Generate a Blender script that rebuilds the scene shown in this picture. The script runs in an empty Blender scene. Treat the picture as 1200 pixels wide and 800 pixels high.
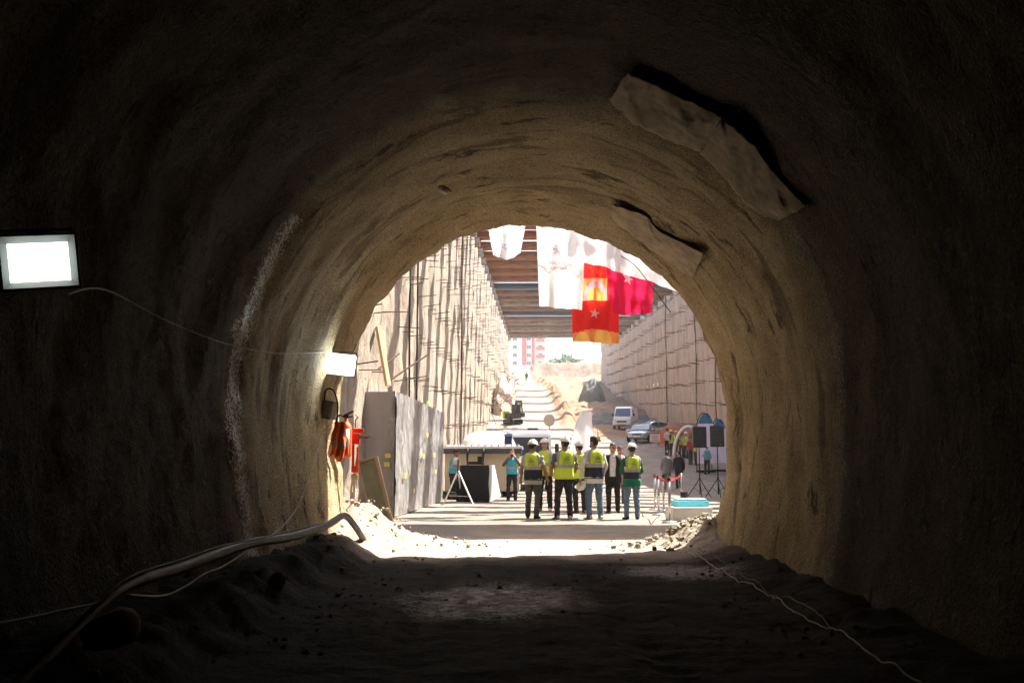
import bpy, bmesh, math, random
from mathutils import Vector, Matrix, noise, kdtree, Quaternion
R = math.radians
rnd = random.Random(7)
scene = bpy.context.scene
COL = scene.collection

# ------------------------------------------------------------------ camera, sky, sun, exposure
FOC = 35.0 * 1200 / 36.0                       # focal length in photograph pixels
CAM = Vector((0.0, 0.0, 1.22))
cam_data = bpy.data.cameras.new('camera'); cam_data.lens = 35.0; cam_data.sensor_width = 36.0
cam_data.clip_start = 0.05; cam_data.clip_end = 3000
cam = bpy.data.objects.new('camera', cam_data); COL.objects.link(cam)
cam.location = CAM; cam.rotation_euler = (R(90 + 7.03), 0, R(1.17))
scene.camera = cam
CROT = cam.rotation_euler.to_matrix()

SUN_DIR = Vector((-0.48, -0.42, -1.0)).normalized()       # the way the light travels
world = bpy.data.worlds.new('World'); scene.world = world; world.use_nodes = True
wn = world.node_tree.nodes; wl = world.node_tree.links
for n in list(wn): wn.remove(n)
sky = wn.new('ShaderNodeTexSky'); sky.sky_type = 'NISHITA'; sky.sun_disc = False
sky.sun_elevation = math.asin(-SUN_DIR.z); sky.sun_rotation = math.atan2(-SUN_DIR.x, -SUN_DIR.y)
sky.dust_density = 3.0; sky.air_density = 1.0; sky.ozone_density = 1.0
bg = wn.new('ShaderNodeBackground'); bg.inputs['Strength'].default_value = 0.15
wo = wn.new('ShaderNodeOutputWorld')
wl.new(sky.outputs[0], bg.inputs['Color']); wl.new(bg.outputs[0], wo.inputs['Surface'])
sun_data = bpy.data.lights.new('sun', 'SUN'); sun_data.energy = 5.0; sun_data.angle = R(0.53); sun_data.color = (1.0, 0.93, 0.82)
sun = bpy.data.objects.new('sun', sun_data); COL.objects.link(sun)
sun.rotation_euler = SUN_DIR.to_track_quat('-Z', 'Y').to_euler(); sun.location = (40, 60, 90)

vs = scene.view_settings; vs.view_transform = 'Standard'; vs.look = 'None'; vs.exposure = 2.1; vs.gamma = 1.0
vs.use_curve_mapping = False
cy = scene.cycles
cy.use_denoising = True; cy.use_adaptive_sampling = True; cy.adaptive_threshold = .02
try: cy.denoiser = 'OPENIMAGEDENOISE'
except Exception: pass
cy.max_bounces = 8; cy.diffuse_bounces = 4; cy.glossy_bounces = 4; cy.transmission_bounces = 6; cy.sample_clamp_indirect = 6.0
cy.caustics_reflective = False; cy.caustics_refractive = False

# ------------------------------------------------------------------ measuring helpers (place things where they stand)
def ray(px, py):
    return (CROT @ Vector(((px - 600) / FOC, -(py - 400) / FOC, -1.0))).normalized()
def P(px, py, Y):                               # the point of a sight line at distance Y down the tunnel axis
    d = ray(px, py); return CAM + d * ((Y - CAM.y) / d.y)
def fbm(x, y, z, o=4): return noise.fractal(Vector((x, y, z)), 1.0, 2.0, o)
def sstep(a, b, x):
    t = max(0.0, min(1.0, (x - a) / (b - a))); return t * t * (3 - 2 * t)
def interp(tab, x):
    if x <= tab[0][0]: return tab[0][1]
    for (a, b), (c, d) in zip(tab, tab[1:]):
        if x <= c: return b + (d - b) * (x - a) / (c - a)
    return tab[-1][1]

# ------------------------------------------------------------------ terrain
PORTAL = 15.0
XL, XR = -3.95, 14.4                            # faces of the two pit walls
RIGHT = [(45, 0), (55, .25), (60, .65), (75, 2.6), (90, 3.8), (108, 5.2), (118, 5.9), (126, 7.9), (140, 9.4), (175, 13.5), (206, 18.3), (214, 20.0), (221, 23.8), (300, 25.5), (420, 29), (900, 40)]
LEFT = [(45, 0), (55, .25), (60, .65), (75, 2.6), (90, 5.2), (102, 7.5), (114, 9.7), (150, 13.3), (190, 17.0), (250, 26.0), (300, 27.5), (420, 30), (900, 42)]
def strut_z(y): return 12.7 + 0.0566 * y
def top_z(y): return min(strut_z(y) + 1.5, 26.5 + max(0, y - 250) * .02)
def berm_x(y): return interp([(70, 3.6), (90, 3.2), (120, 2.3), (160, 1.3), (210, .3), (260, -.5)], y)
def pit(x, y):
    xb = berm_x(y)
    s = sstep(xb - .6, xb + 2.2, x)
    z = interp(LEFT, y) * (1 - s) + interp(RIGHT, y) * s
    k = sstep(82, 92, y) * (1 - sstep(225, 250, y))
    if k > 0:
        z += k * 1.0 * math.exp(-((x - xb - .3) / .9) ** 2) * (1 + .8 * fbm(x * .9, y * .5, 3, 5)) + k * .25 * sstep(xb - .5, xb + 1, x) * fbm(x * .8, y * .6, 8, 5)
    if y > 112 and x > 3: z += .5 * fbm(x * .35, y * .2, 7.7) * sstep(112, 122, y)
    z += .02 * fbm(x * .7, y * .7, 1.3) + (.05 * fbm(x * .25, y * .12, 5.1) if y > 25 else 0)
    return z
def tfloor(x, y):
    z = .026 * fbm(x * 1.6, y * 1.6, .4) + .014 * fbm(x * 6, y * 6, 2.2)
    bl = sstep(1.95, 2.55, -x + .22 * fbm(x, y * .9, 9))
    z += bl * (.30 + .06 * fbm(x * 2.5, y * 2.5, 4.5, 5))
    br = sstep(1.9, 2.7, x + .15 * fbm(x, y, 6))
    z += br * (.13 + .06 * fbm(x * 3, y * 3, 1.5, 5))
    for c_ in (-.95, .75): z -= .045 * math.exp(-((x - c_ - .15 * math.sin(y * .35)) / .17) ** 2) * (1 + .35 * math.sin(y * 17 + x * 9)) * (.6 + .6 * fbm(x, y * .7, 3))
    z -= .03 * math.exp(-((x + .5) ** 2 / .8 + (y - 9.6) ** 2 / 3))
    return z
def G(x, y):
    t = sstep(PORTAL - .3, PORTAL + 2.2, y)
    if y < PORTAL + .3 and abs(x) > 3.2:
        return 14.4
    if y > PORTAL + .3 and (x < XL - .5 or x > XR + .6):
        if y > 150:
            w = sstep(150, 225, y); return top_z(y) * (1 - w) + pit(max(-40, min(40, x)), y) * w + .4 * fbm(x * .05, y * .05, 1) * min(1, abs(x) / 30)
        return top_z(y)
    a = tfloor(x, y) if t < 1 else 0
    b = pit(x, y) if t > 0 else 0
    return a * (1 - t) + b * t
def foot(px, py):                               # where a sight line meets the ground
    d = ray(px, py); s = 2.0
    while s < 900:
        p = CAM + d * s
        if p.z < G(p.x, p.y): break
        s += .05 if s < 60 else .3
    lo, hi = s - .3, s
    for _ in range(20):
        m = (lo + hi) / 2; p = CAM + d * m
        if p.z < G(p.x, p.y): hi = m
        else: lo = m
    p = CAM + d * hi
    return Vector((p.x, p.y, G(p.x, p.y)))
# tunnel section: half width at a height
def half_w(z):
    if z >= 1.9: return 2.93 * math.sqrt(max(0, 1 - ((z - 1.9) / 3.0) ** 2))
    return 2.93 - .075 * (1.9 - z) ** 1.9
def wall_hit(px, py):                           # where a sight line meets the tunnel lining
    d = ray(px, py); s = 1.0
    while s < 30:
        p = CAM + d * s
        if p.z > 4.9 or abs(p.x) > half_w(p.z): return p
        s += .01
    return CAM + d * s

# ------------------------------------------------------------------ materials
MATS = {}
def nodes_of(name):
    m = bpy.data.materials.new(name); m.use_nodes = True
    nt = m.node_tree; b = nt.nodes['Principled BSDF']
    return m, nt, b
def rgb(c): return (c[0], c[1], c[2], 1)
def mat(name, c, c2=None, rough=.8, scale=6, bump=0, bscale=40, metal=0, detail=6, stretch=None, spec=.4, coat=0):
    if name in MATS: return MATS[name]
    m, nt, b = nodes_of(name)
    N = nt.nodes.new; L = nt.links.new
    b.inputs['Roughness'].default_value = rough; b.inputs['Metallic'].default_value = metal
    b.inputs['Specular IOR Level'].default_value = spec
    if coat: b.inputs['Coat Weight'].default_value = coat
    tc = N('ShaderNodeTexCoord'); src = tc.outputs['Object']
    if stretch:
        mp = N('ShaderNodeMapping'); mp.inputs['Scale'].default_value = stretch; L(src, mp.inputs['Vector']); src = mp.outputs[0]
    if c2 is None: c2 = tuple(v * .8 for v in c)
    n = N('ShaderNodeTexNoise'); n.inputs['Scale'].default_value = scale; n.inputs['Detail'].default_value = detail; n.inputs['Roughness'].default_value = .65
    L(src, n.inputs['Vector'])
    r = N('ShaderNodeValToRGB'); r.color_ramp.elements[0].position = .32; r.color_ramp.elements[1].position = .68
    r.color_ramp.elements[0].color = rgb(c2); r.color_ramp.elements[1].color = rgb(c)
    L(n.outputs['Fac'], r.inputs['Fac']); L(r.outputs['Color'], b.inputs['Base Color'])
    if bump:
        n2 = N('ShaderNodeTexNoise'); n2.inputs['Scale'].default_value = bscale; n2.inputs['Detail'].default_value = 5
        L(src, n2.inputs['Vector'])
        bp = N('ShaderNodeBump'); bp.inputs['Strength'].default_value = min(1, bump); bp.inputs['Distance'].default_value = .02
        L(n2.outputs['Fac'], bp.inputs['Height']); L(bp.outputs['Normal'], b.inputs['Normal'])
    MATS[name] = m; return m
def cloth(name, c, trans=.5, c2=None):          # thin woven cloth that lets light through
    if name in MATS: return MATS[name]
    m, nt, b = nodes_of(name); N = nt.nodes.new; L = nt.links.new
    out = nt.nodes['Material Output']; nt.nodes.remove(b)
    tc = N('ShaderNodeTexCoord'); n = N('ShaderNodeTexNoise'); n.inputs['Scale'].default_value = 3
    L(tc.outputs['Object'], n.inputs['Vector'])
    r = N('ShaderNodeValToRGB'); r.color_ramp.elements[0].position = .3; r.color_ramp.elements[1].position = .7
    r.color_ramp.elements[0].color = rgb(c2 or tuple(v * .93 for v in c)); r.color_ramp.elements[1].color = rgb(c)
    L(n.outputs['Fac'], r.inputs['Fac'])
    d = N('ShaderNodeBsdfDiffuse'); t = N('ShaderNodeBsdfTranslucent'); mx = N('ShaderNodeMixShader'); mx.inputs[0].default_value = trans
    L(r.outputs['Color'], d.inputs['Color']); L(r.outputs['Color'], t.inputs['Color'])
    L(d.outputs[0], mx.inputs[1]); L(t.outputs[0], mx.inputs[2]); L(mx.outputs[0], out.inputs['Surface'])
    MATS[name] = m; return m
def emit(name, c, s):
    m, nt, b = nodes_of(name)
    b.inputs['Base Color'].default_value = (.8, .8, .8, 1)
    b.inputs['Emission Color'].default_value = rgb(c); b.inputs['Emission Strength'].default_value = s
    MATS[name] = m; return m

def lining_material():
    m, nt, b = nodes_of('shotcrete'); N = nt.nodes.new; L = nt.links.new
    tc = N('ShaderNodeTexCoord'); pos = tc.outputs['Object']
    def mapped(sc):
        mp = N('ShaderNodeMapping'); mp.inputs['Scale'].default_value = sc; L(pos, mp.inputs['Vector']); return mp.outputs[0]
    def nz(vec, s, d=6, rg=.6, dist=0):
        n = N('ShaderNodeTexNoise'); n.inputs['Scale'].default_value = s; n.inputs['Detail'].default_value = d; n.inputs['Roughness'].default_value = rg
        n.inputs['Distortion'].default_value = dist; L(vec, n.inputs['Vector']); return n.outputs['Fac']
    def ramp(f, a, b_, ca, cb):
        r = N('ShaderNodeValToRGB'); r.color_ramp.elements[0].position = a; r.color_ramp.elements[1].position = b_
        r.color_ramp.elements[0].color = rgb(ca); r.color_ramp.elements[1].color = rgb(cb); L(f, r.inputs['Fac']); return r.outputs['Color']
    def mix(f, a, b_):
        x = N('ShaderNodeMix'); x.data_type = 'RGBA'
        L(f, x.inputs[0])
        for k, v in ((6, a), (7, b_)):
            if isinstance(v, tuple): x.inputs[k].default_value = rgb(v)
            else: L(v, x.inputs[k])
        return x.outputs[2]
    def math_(op, a, b_=None, c=None):
        x = N('ShaderNodeMath'); x.operation = op
        for k, v in enumerate((a, b_, c)):
            if v is None: continue
            if isinstance(v, (int, float)): x.inputs[k].default_value = v
            else: L(v, x.inputs[k])
        return x.outputs[0]
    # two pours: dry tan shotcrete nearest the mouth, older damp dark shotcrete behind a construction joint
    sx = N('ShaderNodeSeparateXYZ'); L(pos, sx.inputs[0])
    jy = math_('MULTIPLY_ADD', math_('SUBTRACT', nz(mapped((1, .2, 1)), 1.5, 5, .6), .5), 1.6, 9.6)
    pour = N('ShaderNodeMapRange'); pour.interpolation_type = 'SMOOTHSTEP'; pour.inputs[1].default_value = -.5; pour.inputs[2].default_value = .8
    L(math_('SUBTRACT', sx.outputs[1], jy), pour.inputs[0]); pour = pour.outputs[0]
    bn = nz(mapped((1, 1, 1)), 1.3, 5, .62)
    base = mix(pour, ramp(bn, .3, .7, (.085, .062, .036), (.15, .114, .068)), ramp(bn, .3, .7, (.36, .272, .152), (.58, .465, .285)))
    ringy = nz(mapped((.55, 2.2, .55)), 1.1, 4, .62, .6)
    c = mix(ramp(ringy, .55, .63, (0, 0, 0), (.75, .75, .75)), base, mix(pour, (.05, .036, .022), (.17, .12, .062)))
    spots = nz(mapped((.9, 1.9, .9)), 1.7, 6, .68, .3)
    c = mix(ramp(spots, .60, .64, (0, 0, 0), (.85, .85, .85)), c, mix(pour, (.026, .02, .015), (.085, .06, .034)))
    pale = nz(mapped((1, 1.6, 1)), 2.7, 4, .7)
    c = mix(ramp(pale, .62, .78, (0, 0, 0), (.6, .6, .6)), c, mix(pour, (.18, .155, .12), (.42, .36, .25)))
    grain = nz(mapped((1, 1, 1)), 48, 3, .7)
    c2 = N('ShaderNodeMix'); c2.data_type = 'RGBA'; c2.blend_type = 'MULTIPLY'; c2.inputs[0].default_value = .8
    L(c, c2.inputs[6]); L(ramp(grain, .36, .60, (.22, .22, .22), (1.15, 1.15, 1.15)), c2.inputs[7]); c = c2.outputs[2]
    # mineral seepage: a speckled white trail down the left wall, and a faint one on the right
    cur = N('ShaderNodeFloatCurve'); cm = cur.mapping.curves[0]
    TR = []
    for (px, py) in ((350, 252), (326, 292), (305, 335), (290, 380), (279, 430), (272, 490), (276, 545), (286, 595), (292, 632)):
        h = wall_hit(px, py); TR.append((h.z / 5.0, (h.y - 8.0) / 4.0))
    TR.sort()
    while len(cm.points) < len(TR): cm.points.new(.5, .5)
    for q, (a, v) in zip(cm.points, TR): q.location = (a, v); q.handle_type = 'AUTO'
    cur.mapping.update()
    L(math_('DIVIDE', sx.outputs[2], 5.0), cur.inputs['Value'])
    yc = math_('MULTIPLY_ADD', cur.outputs[0], 4.0, 8.0)
    wob = math_('MULTIPLY', math_('SUBTRACT', nz(mapped((1, 1, 1)), 4.5, 4), .5), .5)
    dy = math_('ABSOLUTE', math_('ADD', math_('SUBTRACT', sx.outputs[1], yc), wob))
    wid = math_('MULTIPLY_ADD', nz(mapped((.01, .01, 1)), 2.2, 3), .40, .03)
    inside = math_('SUBTRACT', 1.0, math_('DIVIDE', dy, wid))
    zmask = math_('LESS_THAN', sx.outputs[2], TR[-1][0] * 5.0)
    left = math_('LESS_THAN', sx.outputs[0], -1.0)
    speck = nz(mapped((1, 1, 1)), 38, 3, .75)
    a = math_('MULTIPLY', math_('MULTIPLY', inside, zmask), left)
    a = math_('GREATER_THAN', math_('ADD', math_('MULTIPLY', math_('MAXIMUM', a, 0.0), .16), speck), .60)
    a = math_('MULTIPLY', a, math_('GREATER_THAN', math_('MULTIPLY', math_('MULTIPLY', inside, zmask), left), 0.0))
    c = mix(a, c, (.75, .75, .73))
    dy2 = math_('ABSOLUTE', math_('ADD', math_('SUBTRACT', sx.outputs[1], 9.4), wob))
    a2 = math_('MULTIPLY', math_('GREATER_THAN', speck, .56), math_('MULTIPLY', math_('LESS_THAN', dy2, .16), math_('GREATER_THAN', sx.outputs[0], 2.2)))
    c = mix(math_('MULTIPLY', a2, .6), c, (.45, .43, .38))
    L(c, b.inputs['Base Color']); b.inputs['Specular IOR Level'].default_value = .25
    ro = math_('MULTIPLY_ADD', a, -.45, .88); L(ro, b.inputs['Roughness'])
    bp = N('ShaderNodeBump'); bp.inputs['Strength'].default_value = 1; bp.inputs['Distance'].default_value = .035
    vo = N('ShaderNodeTexVoronoi'); vo.inputs['Scale'].default_value = 42; L(pos, vo.inputs['Vector'])
    hgt = math_('ADD', math_('MULTIPLY', grain, .7), math_('ADD', math_('MULTIPLY', vo.outputs['Distance'], .35), math_('MULTIPLY', nz(mapped((1, 1, 1)), 16, 3, .65), 1.2)))
    L(hgt, bp.inputs['Height']); L(bp.outputs['Normal'], b.inputs['Normal'])
    return m

def ground_material():
    m, nt, b = nodes_of('packed_earth'); N = nt.nodes.new; L = nt.links.new
    tc = N('ShaderNodeTexCoord'); pos = tc.outputs['Object']
    def nz(s, d=6, rg=.6, sc=(1, 1, 1)):
        mp = N('ShaderNodeMapping'); mp.inputs['Scale'].default_value = sc; L(pos, mp.inputs['Vector'])
        n = N('ShaderNodeTexNoise'); n.inputs['Scale'].default_value = s; n.inputs['Detail'].default_value = d; n.inputs['Roughness'].default_value = rg
        L(mp.outputs[0], n.inputs['Vector']); return n.outputs['Fac']
    def ramp(f, a, b_, ca, cb):
        r = N('ShaderNodeValToRGB'); r.color_ramp.elements[0].position = a; r.color_ramp.elements[1].position = b_
        r.color_ramp.elements[0].color = rgb(ca); r.color_ramp.elements[1].color = rgb(cb); L(f, r.inputs['Fac']); return r.outputs['Color']
    def mix(f, a, b_):
        x = N('ShaderNodeMix'); x.data_type = 'RGBA'; L(f, x.inputs[0])
        for k, v in ((6, a), (7, b_)):
            if isinstance(v, tuple): x.inputs[k].default_value = rgb(v)
            else: L(v, x.inputs[k])
        return x.outputs[2]
    def math_(op, a, b_=None, c=None):
        x = N('ShaderNodeMath'); x.operation = op
        for k, v in enumerate((a, b_, c)):
            if v is None: continue
            if isinstance(v, (int, float)): x.inputs[k].default_value = v
            else: L(v, x.inputs[k])
        return x.outputs[0]
    def smooth(v, lo, hi):
        r = N('ShaderNodeMapRange'); r.interpolation_type = 'SMOOTHSTEP'; r.inputs[1].default_value = lo; r.inputs[2].default_value = hi; L(v, r.inputs[0]); return r.outputs[0]
    sx = N('ShaderNodeSeparateXYZ'); L(pos, sx.inputs[0]); X, Y = sx.outputs[0], sx.outputs[1]
    dry = ramp(nz(.9, 5, .65), .3, .7, (.255, .21, .168), (.395, .335, .275))
    dry = mix(ramp(nz(5, 4, .7), .55, .75, (0, 0, 0), (.6, .6, .6)), dry, (.23, .18, .135))
    orange = ramp(nz(.5, 7, .7), .3, .7, (.16, .09, .046), (.28, .18, .11))
    soil = ramp(nz(.9, 5, .65), .3, .7, (.175, .142, .114), (.30, .252, .208))
    soil = mix(ramp(nz(5, 4, .7), .55, .75, (0, 0, 0), (.6, .6, .6)), soil, (.15, .117, .09))
    dry = mix(smooth(math_('ADD', Y, math_('MULTIPLY', nz(1.1, 5, .65), 2.4)), 17.2, 18.6), dry, soil)
    # raw orange soil on the banks beside the ramp
    w = math_('MULTIPLY', smooth(math_('ADD', X, math_('MULTIPLY', nz(.4, 4), 1.2)), 3.2, 3.7), smooth(Y, 84, 90))
    xb = math_('MULTIPLY_ADD', math_('SUBTRACT', Y, 90), -.021, 2.9)
    w2 = math_('MULTIPLY', smooth(math_('SUBTRACT', X, xb), -.9, -.2), smooth(Y, 82, 88))
    c = mix(math_('MAXIMUM', w, w2), dry, orange)
    w3 = math_('MULTIPLY', math_('MULTIPLY', smooth(math_('ADD', Y, math_('MULTIPLY', nz(.5, 4), 3.0)), 213.5, 215), math_('SUBTRACT', 1.0, smooth(Y, 219.5, 221.5))), smooth(X, 1.0, 3.0))
    c = mix(w3, c, ramp(nz(.6, 5, .7, (1, 1, .3)), .3, .7, (.08, .053, .037), (.18, .125, .09)))
    # the damp, oily floor of the tunnel, with pale grout dust and wet patches
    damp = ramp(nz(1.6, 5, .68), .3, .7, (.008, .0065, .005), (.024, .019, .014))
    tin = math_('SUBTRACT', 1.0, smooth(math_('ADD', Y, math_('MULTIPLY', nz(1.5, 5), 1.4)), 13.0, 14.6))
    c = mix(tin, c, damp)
    pe = math_('ADD', math_('POWER', math_('DIVIDE', math_('ADD', X, .35), 1.15), 2.0), math_('POWER', math_('DIVIDE', math_('SUBTRACT', Y, 9.4), 1.7), 2.0))
    pe2 = math_('ADD', math_('POWER', math_('DIVIDE', math_('SUBTRACT', X, 1.7), .9), 2.0), math_('POWER', math_('DIVIDE', math_('SUBTRACT', Y, 11.6), 1.1), 2.0))
    pm = math_('SUBTRACT', 1.0, smooth(math_('MINIMUM', pe, pe2), .05, 1.1))
    spk = nz(26, 5, .75); pt = smooth(math_('ADD', math_('MULTIPLY', pm, .24), spk), .60, .72)
    c = mix(math_('MULTIPLY', math_('MULTIPLY', pt, pm), .75), c, (.40, .385, .38))
    # darker grey patch in front of the wrapped boards
    ws = math_('MULTIPLY', math_('SUBTRACT', 1.0, smooth(X, -1.3, -.9)), math_('MULTIPLY', smooth(Y, 17.2, 17.7), math_('SUBTRACT', 1.0, smooth(Y, 20.6, 21.2))))
    c = mix(math_('MULTIPLY', ws, .8), c, (.17, .155, .145))
    g = N('ShaderNodeMix'); g.data_type = 'RGBA'; g.blend_type = 'MULTIPLY'; g.inputs[0].default_value = .5
    L(c, g.inputs[6]); L(ramp(nz(30, 5, .7), .3, .6, (.45, .45, .45), (1, 1, 1)), g.inputs[7])
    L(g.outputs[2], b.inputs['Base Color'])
    wet = math_('MULTIPLY', pm, smooth(nz(7, 5, .7), .42, .6))
    ro = math_('SUBTRACT', .92, math_('MULTIPLY', wet, .5)); L(ro, b.inputs['Roughness'])
    b.inputs['Specular IOR Level'].default_value = .3
    bp = N('ShaderNodeBump'); bp.inputs['Strength'].default_value = .9; bp.inputs['Distance'].default_value = .03
    L(math_('ADD', math_('MULTIPLY', nz(22, 4, .7), 1.0), math_('MULTIPLY', nz(5, 4, .65), 1.5)), bp.inputs['Height'])
    L(bp.outputs['Normal'], b.inputs['Normal'])
    return m

def pitwall_material(name, ca, cb, dark):
    m, nt, b = nodes_of(name); N = nt.nodes.new; L = nt.links.new
    tc = N('ShaderNodeTexCoord')
    def nz(s, d, rg, sc):
        mp = N('ShaderNodeMapping'); mp.inputs['Scale'].default_value = sc; L(tc.outputs['Object'], mp.inputs['Vector'])
        n = N('ShaderNodeTexNoise'); n.inputs['Scale'].default_value = s; n.inputs['Detail'].default_value = d; n.inputs['Roughness'].default_value = rg
        L(mp.outputs[0], n.inputs['Vector']); return n.outputs['Fac']
    def ramp(f, a, b_, x, y):
        r = N('ShaderNodeValToRGB'); r.color_ramp.elements[0].position = a; r.color_ramp.elements[1].position = b_
        r.color_ramp.elements[0].color = rgb(x); r.color_ramp.elements[1].color = rgb(y); L(f, r.inputs['Fac']); return r.outputs['Color']
    def mix(f, a, b_):
        x = N('ShaderNodeMix'); x.data_type = 'RGBA'; L(f, x.inputs[0])
        for k, v in ((6, a), (7, b_)):
            if isinstance(v, tuple): x.inputs[k].default_value = rgb(v)
            else: L(v, x.inputs[k])
        return x.outputs[2]
    c = ramp(nz(1.2, 5, .65, (1, 1, .25)), .3, .7, ca, cb)
    c = mix(ramp(nz(1.5, 5, .7, (1, 1.4, .12)), .60, .72, (0, 0, 0), (.5, .5, .5)), c, dark)          # runs down the face
    c = mix(ramp(nz(2.2, 5, .7, (1, .5, 1.2)), .60, .72, (0, 0, 0), (.6, .6, .6)), c, tuple(v * 1.25 for v in cb))
    c = mix(ramp(nz(9, 6, .75, (1, 1, .4)), .58, .70, (0, 0, 0), (.6, .6, .6)), c, dark)
    L(c, b.inputs['Base Color']); b.inputs['Roughness'].default_value = .92; b.inputs['Specular IOR Level'].default_value = .2
    bp = N('ShaderNodeBump'); bp.inputs['Strength'].default_value = 1; bp.inputs['Distance'].default_value = .08
    L(nz(6, 5, .7, (1, 1, .6)), bp.inputs['Height']); L(bp.outputs['Normal'], b.inputs['Normal'])
    return m

# ------------------------------------------------------------------ mesh builder
class MB:
    def __init__(s): s.v = []; s.f = []; s.m = []
    def add(s, vs, fs, mi=0):
        o = len(s.v); s.v += [tuple(v) for v in vs]
        for f in fs: s.f.append(tuple(i + o for i in f)); s.m.append(mi)
    def box(s, c, size, rot=None, mi=0, taper=1.0):
        hx, hy, hz = size[0] / 2, size[1] / 2, size[2] / 2
        vs = [Vector((x * hx * (taper if z > 0 else 1), y * hy * (taper if z > 0 else 1), z * hz)) for z in (-1, 1) for y in (-1, 1) for x in (-1, 1)]
        if rot is not None: vs = [rot @ v for v in vs]
        c = Vector(c)
        s.add([v + c for v in vs], [(0, 2, 3, 1), (4, 5, 7, 6), (0, 1, 5, 4), (2, 6, 7, 3), (0, 4, 6, 2), (1, 3, 7, 5)], mi)
    def rbox(s, c, size, r=.02, rot=None, mi=0):            # box with bevelled edges
        bm = bmesh.new(); bmesh.ops.create_cube(bm, size=1)
        for v in bm.verts: v.co = Vector((v.co.x * size[0], v.co.y * size[1], v.co.z * size[2]))
        bmesh.ops.bevel(bm, geom=bm.edges[:], offset=r, segments=2, affect='EDGES', profile=.6)
        bm.verts.index_update(); c = Vector(c)
        vs = [(rot @ v.co if rot is not None else v.co) + c for v in bm.verts]
        s.add(vs, [[v.index for v in f.verts] for f in bm.faces], mi); bm.free()
    def loft(s, rings, close=True, caps=True, mi=0, mfun=None):
        n = len(rings[0]); vs = [p for r in rings for p in r]; fs = []
        o = len(s.v); s.v += [tuple(v) for v in vs]
        for i in range(len(rings) - 1):
            for j in range(n if close else n - 1):
                k = (j + 1) % n
                s.f.append((o + i * n + j, o + i * n + k, o + (i + 1) * n + k, o + (i + 1) * n + j)); s.m.append(mfun(i, j) if mfun else mi)
        if caps and close:
            s.f.append(tuple(o + j for j in reversed(range(n)))); s.m.append(mfun(0, 0) if mfun else mi)
            s.f.append(tuple(o + (len(rings) - 1) * n + j for j in range(n))); s.m.append(mfun(len(rings) - 2, 0) if mfun else mi)
    def tube(s, pts, rad, n=8, caps=True, mi=0, flat=1.0):
        pts = [Vector(p) for p in pts]
        if not isinstance(rad, (list, tuple)): rad = [rad] * len(pts)
        t0 = (pts[1] - pts[0]).normalized()
        up = Vector((0, 0, 1)) if abs(t0.z) < .9 else Vector((0, 1, 0))
        u = t0.cross(up).normalized(); rings = []
        for i, p in enumerate(pts):
            t = (pts[min(i + 1, len(pts) - 1)] - pts[max(i - 1, 0)])
            t = t.normalized() if t.length > 1e-9 else t0
            u = (u - t * u.dot(t)).normalized(); w = t.cross(u)
            rings.append([p + (u * math.cos(a) + w * math.sin(a) * flat) * rad[i] for a in [2 * math.pi * k / n for k in range(n)]])
        s.loft(rings, True, caps, mi)
    def ball(s, c, r, n=12, m=8, mi=0, rot=None):
        if not isinstance(r, (list, tuple)): r = (r, r, r)
        rings = []; c = Vector(c)
        for i in range(1, m):
            a = math.pi * i / m
            q = [Vector((r[0] * math.sin(a) * math.cos(b), r[1] * math.sin(a) * math.sin(b), -r[2] * math.cos(a))) for b in [2 * math.pi * k / n for k in range(n)]]
            rings.append([(rot @ v if rot is not None else v) + c for v in q])
        s.loft(rings, True, True, mi)
    def grid(s, fn, nu, nv, mi=0, mfun=None):
        o = len(s.v)
        for j in range(nv + 1):
            for i in range(nu + 1): s.v.append(tuple(fn(i / nu, j / nv)))
        for j in range(nv):
            for i in range(nu):
                a = o + j * (nu + 1) + i; s.f.append((a, a + 1, a + nu + 2, a + nu + 1)); s.m.append(mfun(i, j) if mfun else mi)
    def mesh(s, name, mats, smooth=False):
        me = bpy.data.meshes.new(name); me.from_pydata(s.v, [], s.f)
        if not isinstance(mats, (list, tuple)): mats = [mats]
        for q in mats: me.materials.append(q)
        if len(mats) > 1: me.polygons.foreach_set('material_index', s.m)
        if smooth: me.polygons.foreach_set('use_smooth', [True] * len(s.f))
        me.update(); return me
    def build(s, name, mats, parent=None, smooth=False, loc=None):
        return link(name, s.mesh(name, mats, smooth), parent, loc)
def link(name, data, parent=None, loc=None):
    o = bpy.data.objects.new(name, data); COL.objects.link(o)
    if loc is not None: o.location = loc
    if parent is not None: o.parent = parent
    return o
def tag(o, label=None, cat=None, group=None, kind=None):
    if label: o['label'] = label
    if cat: o['category'] = cat
    if group: o['group'] = group
    if kind: o['kind'] = kind
    return o
def empty(name, loc, rz=0, label=None, cat=None, group=None):
    o = bpy.data.objects.new(name, None); COL.objects.link(o); o.location = loc; o.rotation_euler = (0, 0, rz); o.empty_display_size = .2
    return tag(o, label, cat, group)
def solid(o, t, off=0):
    md = o.modifiers.new('thick', 'SOLIDIFY'); md.thickness = t; md.offset = off; return o
def subsurf(o, n=1):
    md = o.modifiers.new('sub', 'SUBSURF'); md.levels = n; md.render_levels = n; return o
def spline(pts, n=6):                                      # smooth curve through points
    pts = [Vector(p) for p in pts]; out = []
    for i in range(len(pts) - 1):
        p0, p1, p2, p3 = pts[max(i - 1, 0)], pts[i], pts[i + 1], pts[min(i + 2, len(pts) - 1)]
        for k in range(n):
            t = k / n
            out.append(.5 * ((2 * p1) + (p2 - p0) * t + (2 * p0 - 5 * p1 + 4 * p2 - p3) * t * t + (3 * p1 - p0 - 3 * p2 + p3) * t ** 3))
    out.append(pts[-1]); return out
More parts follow.
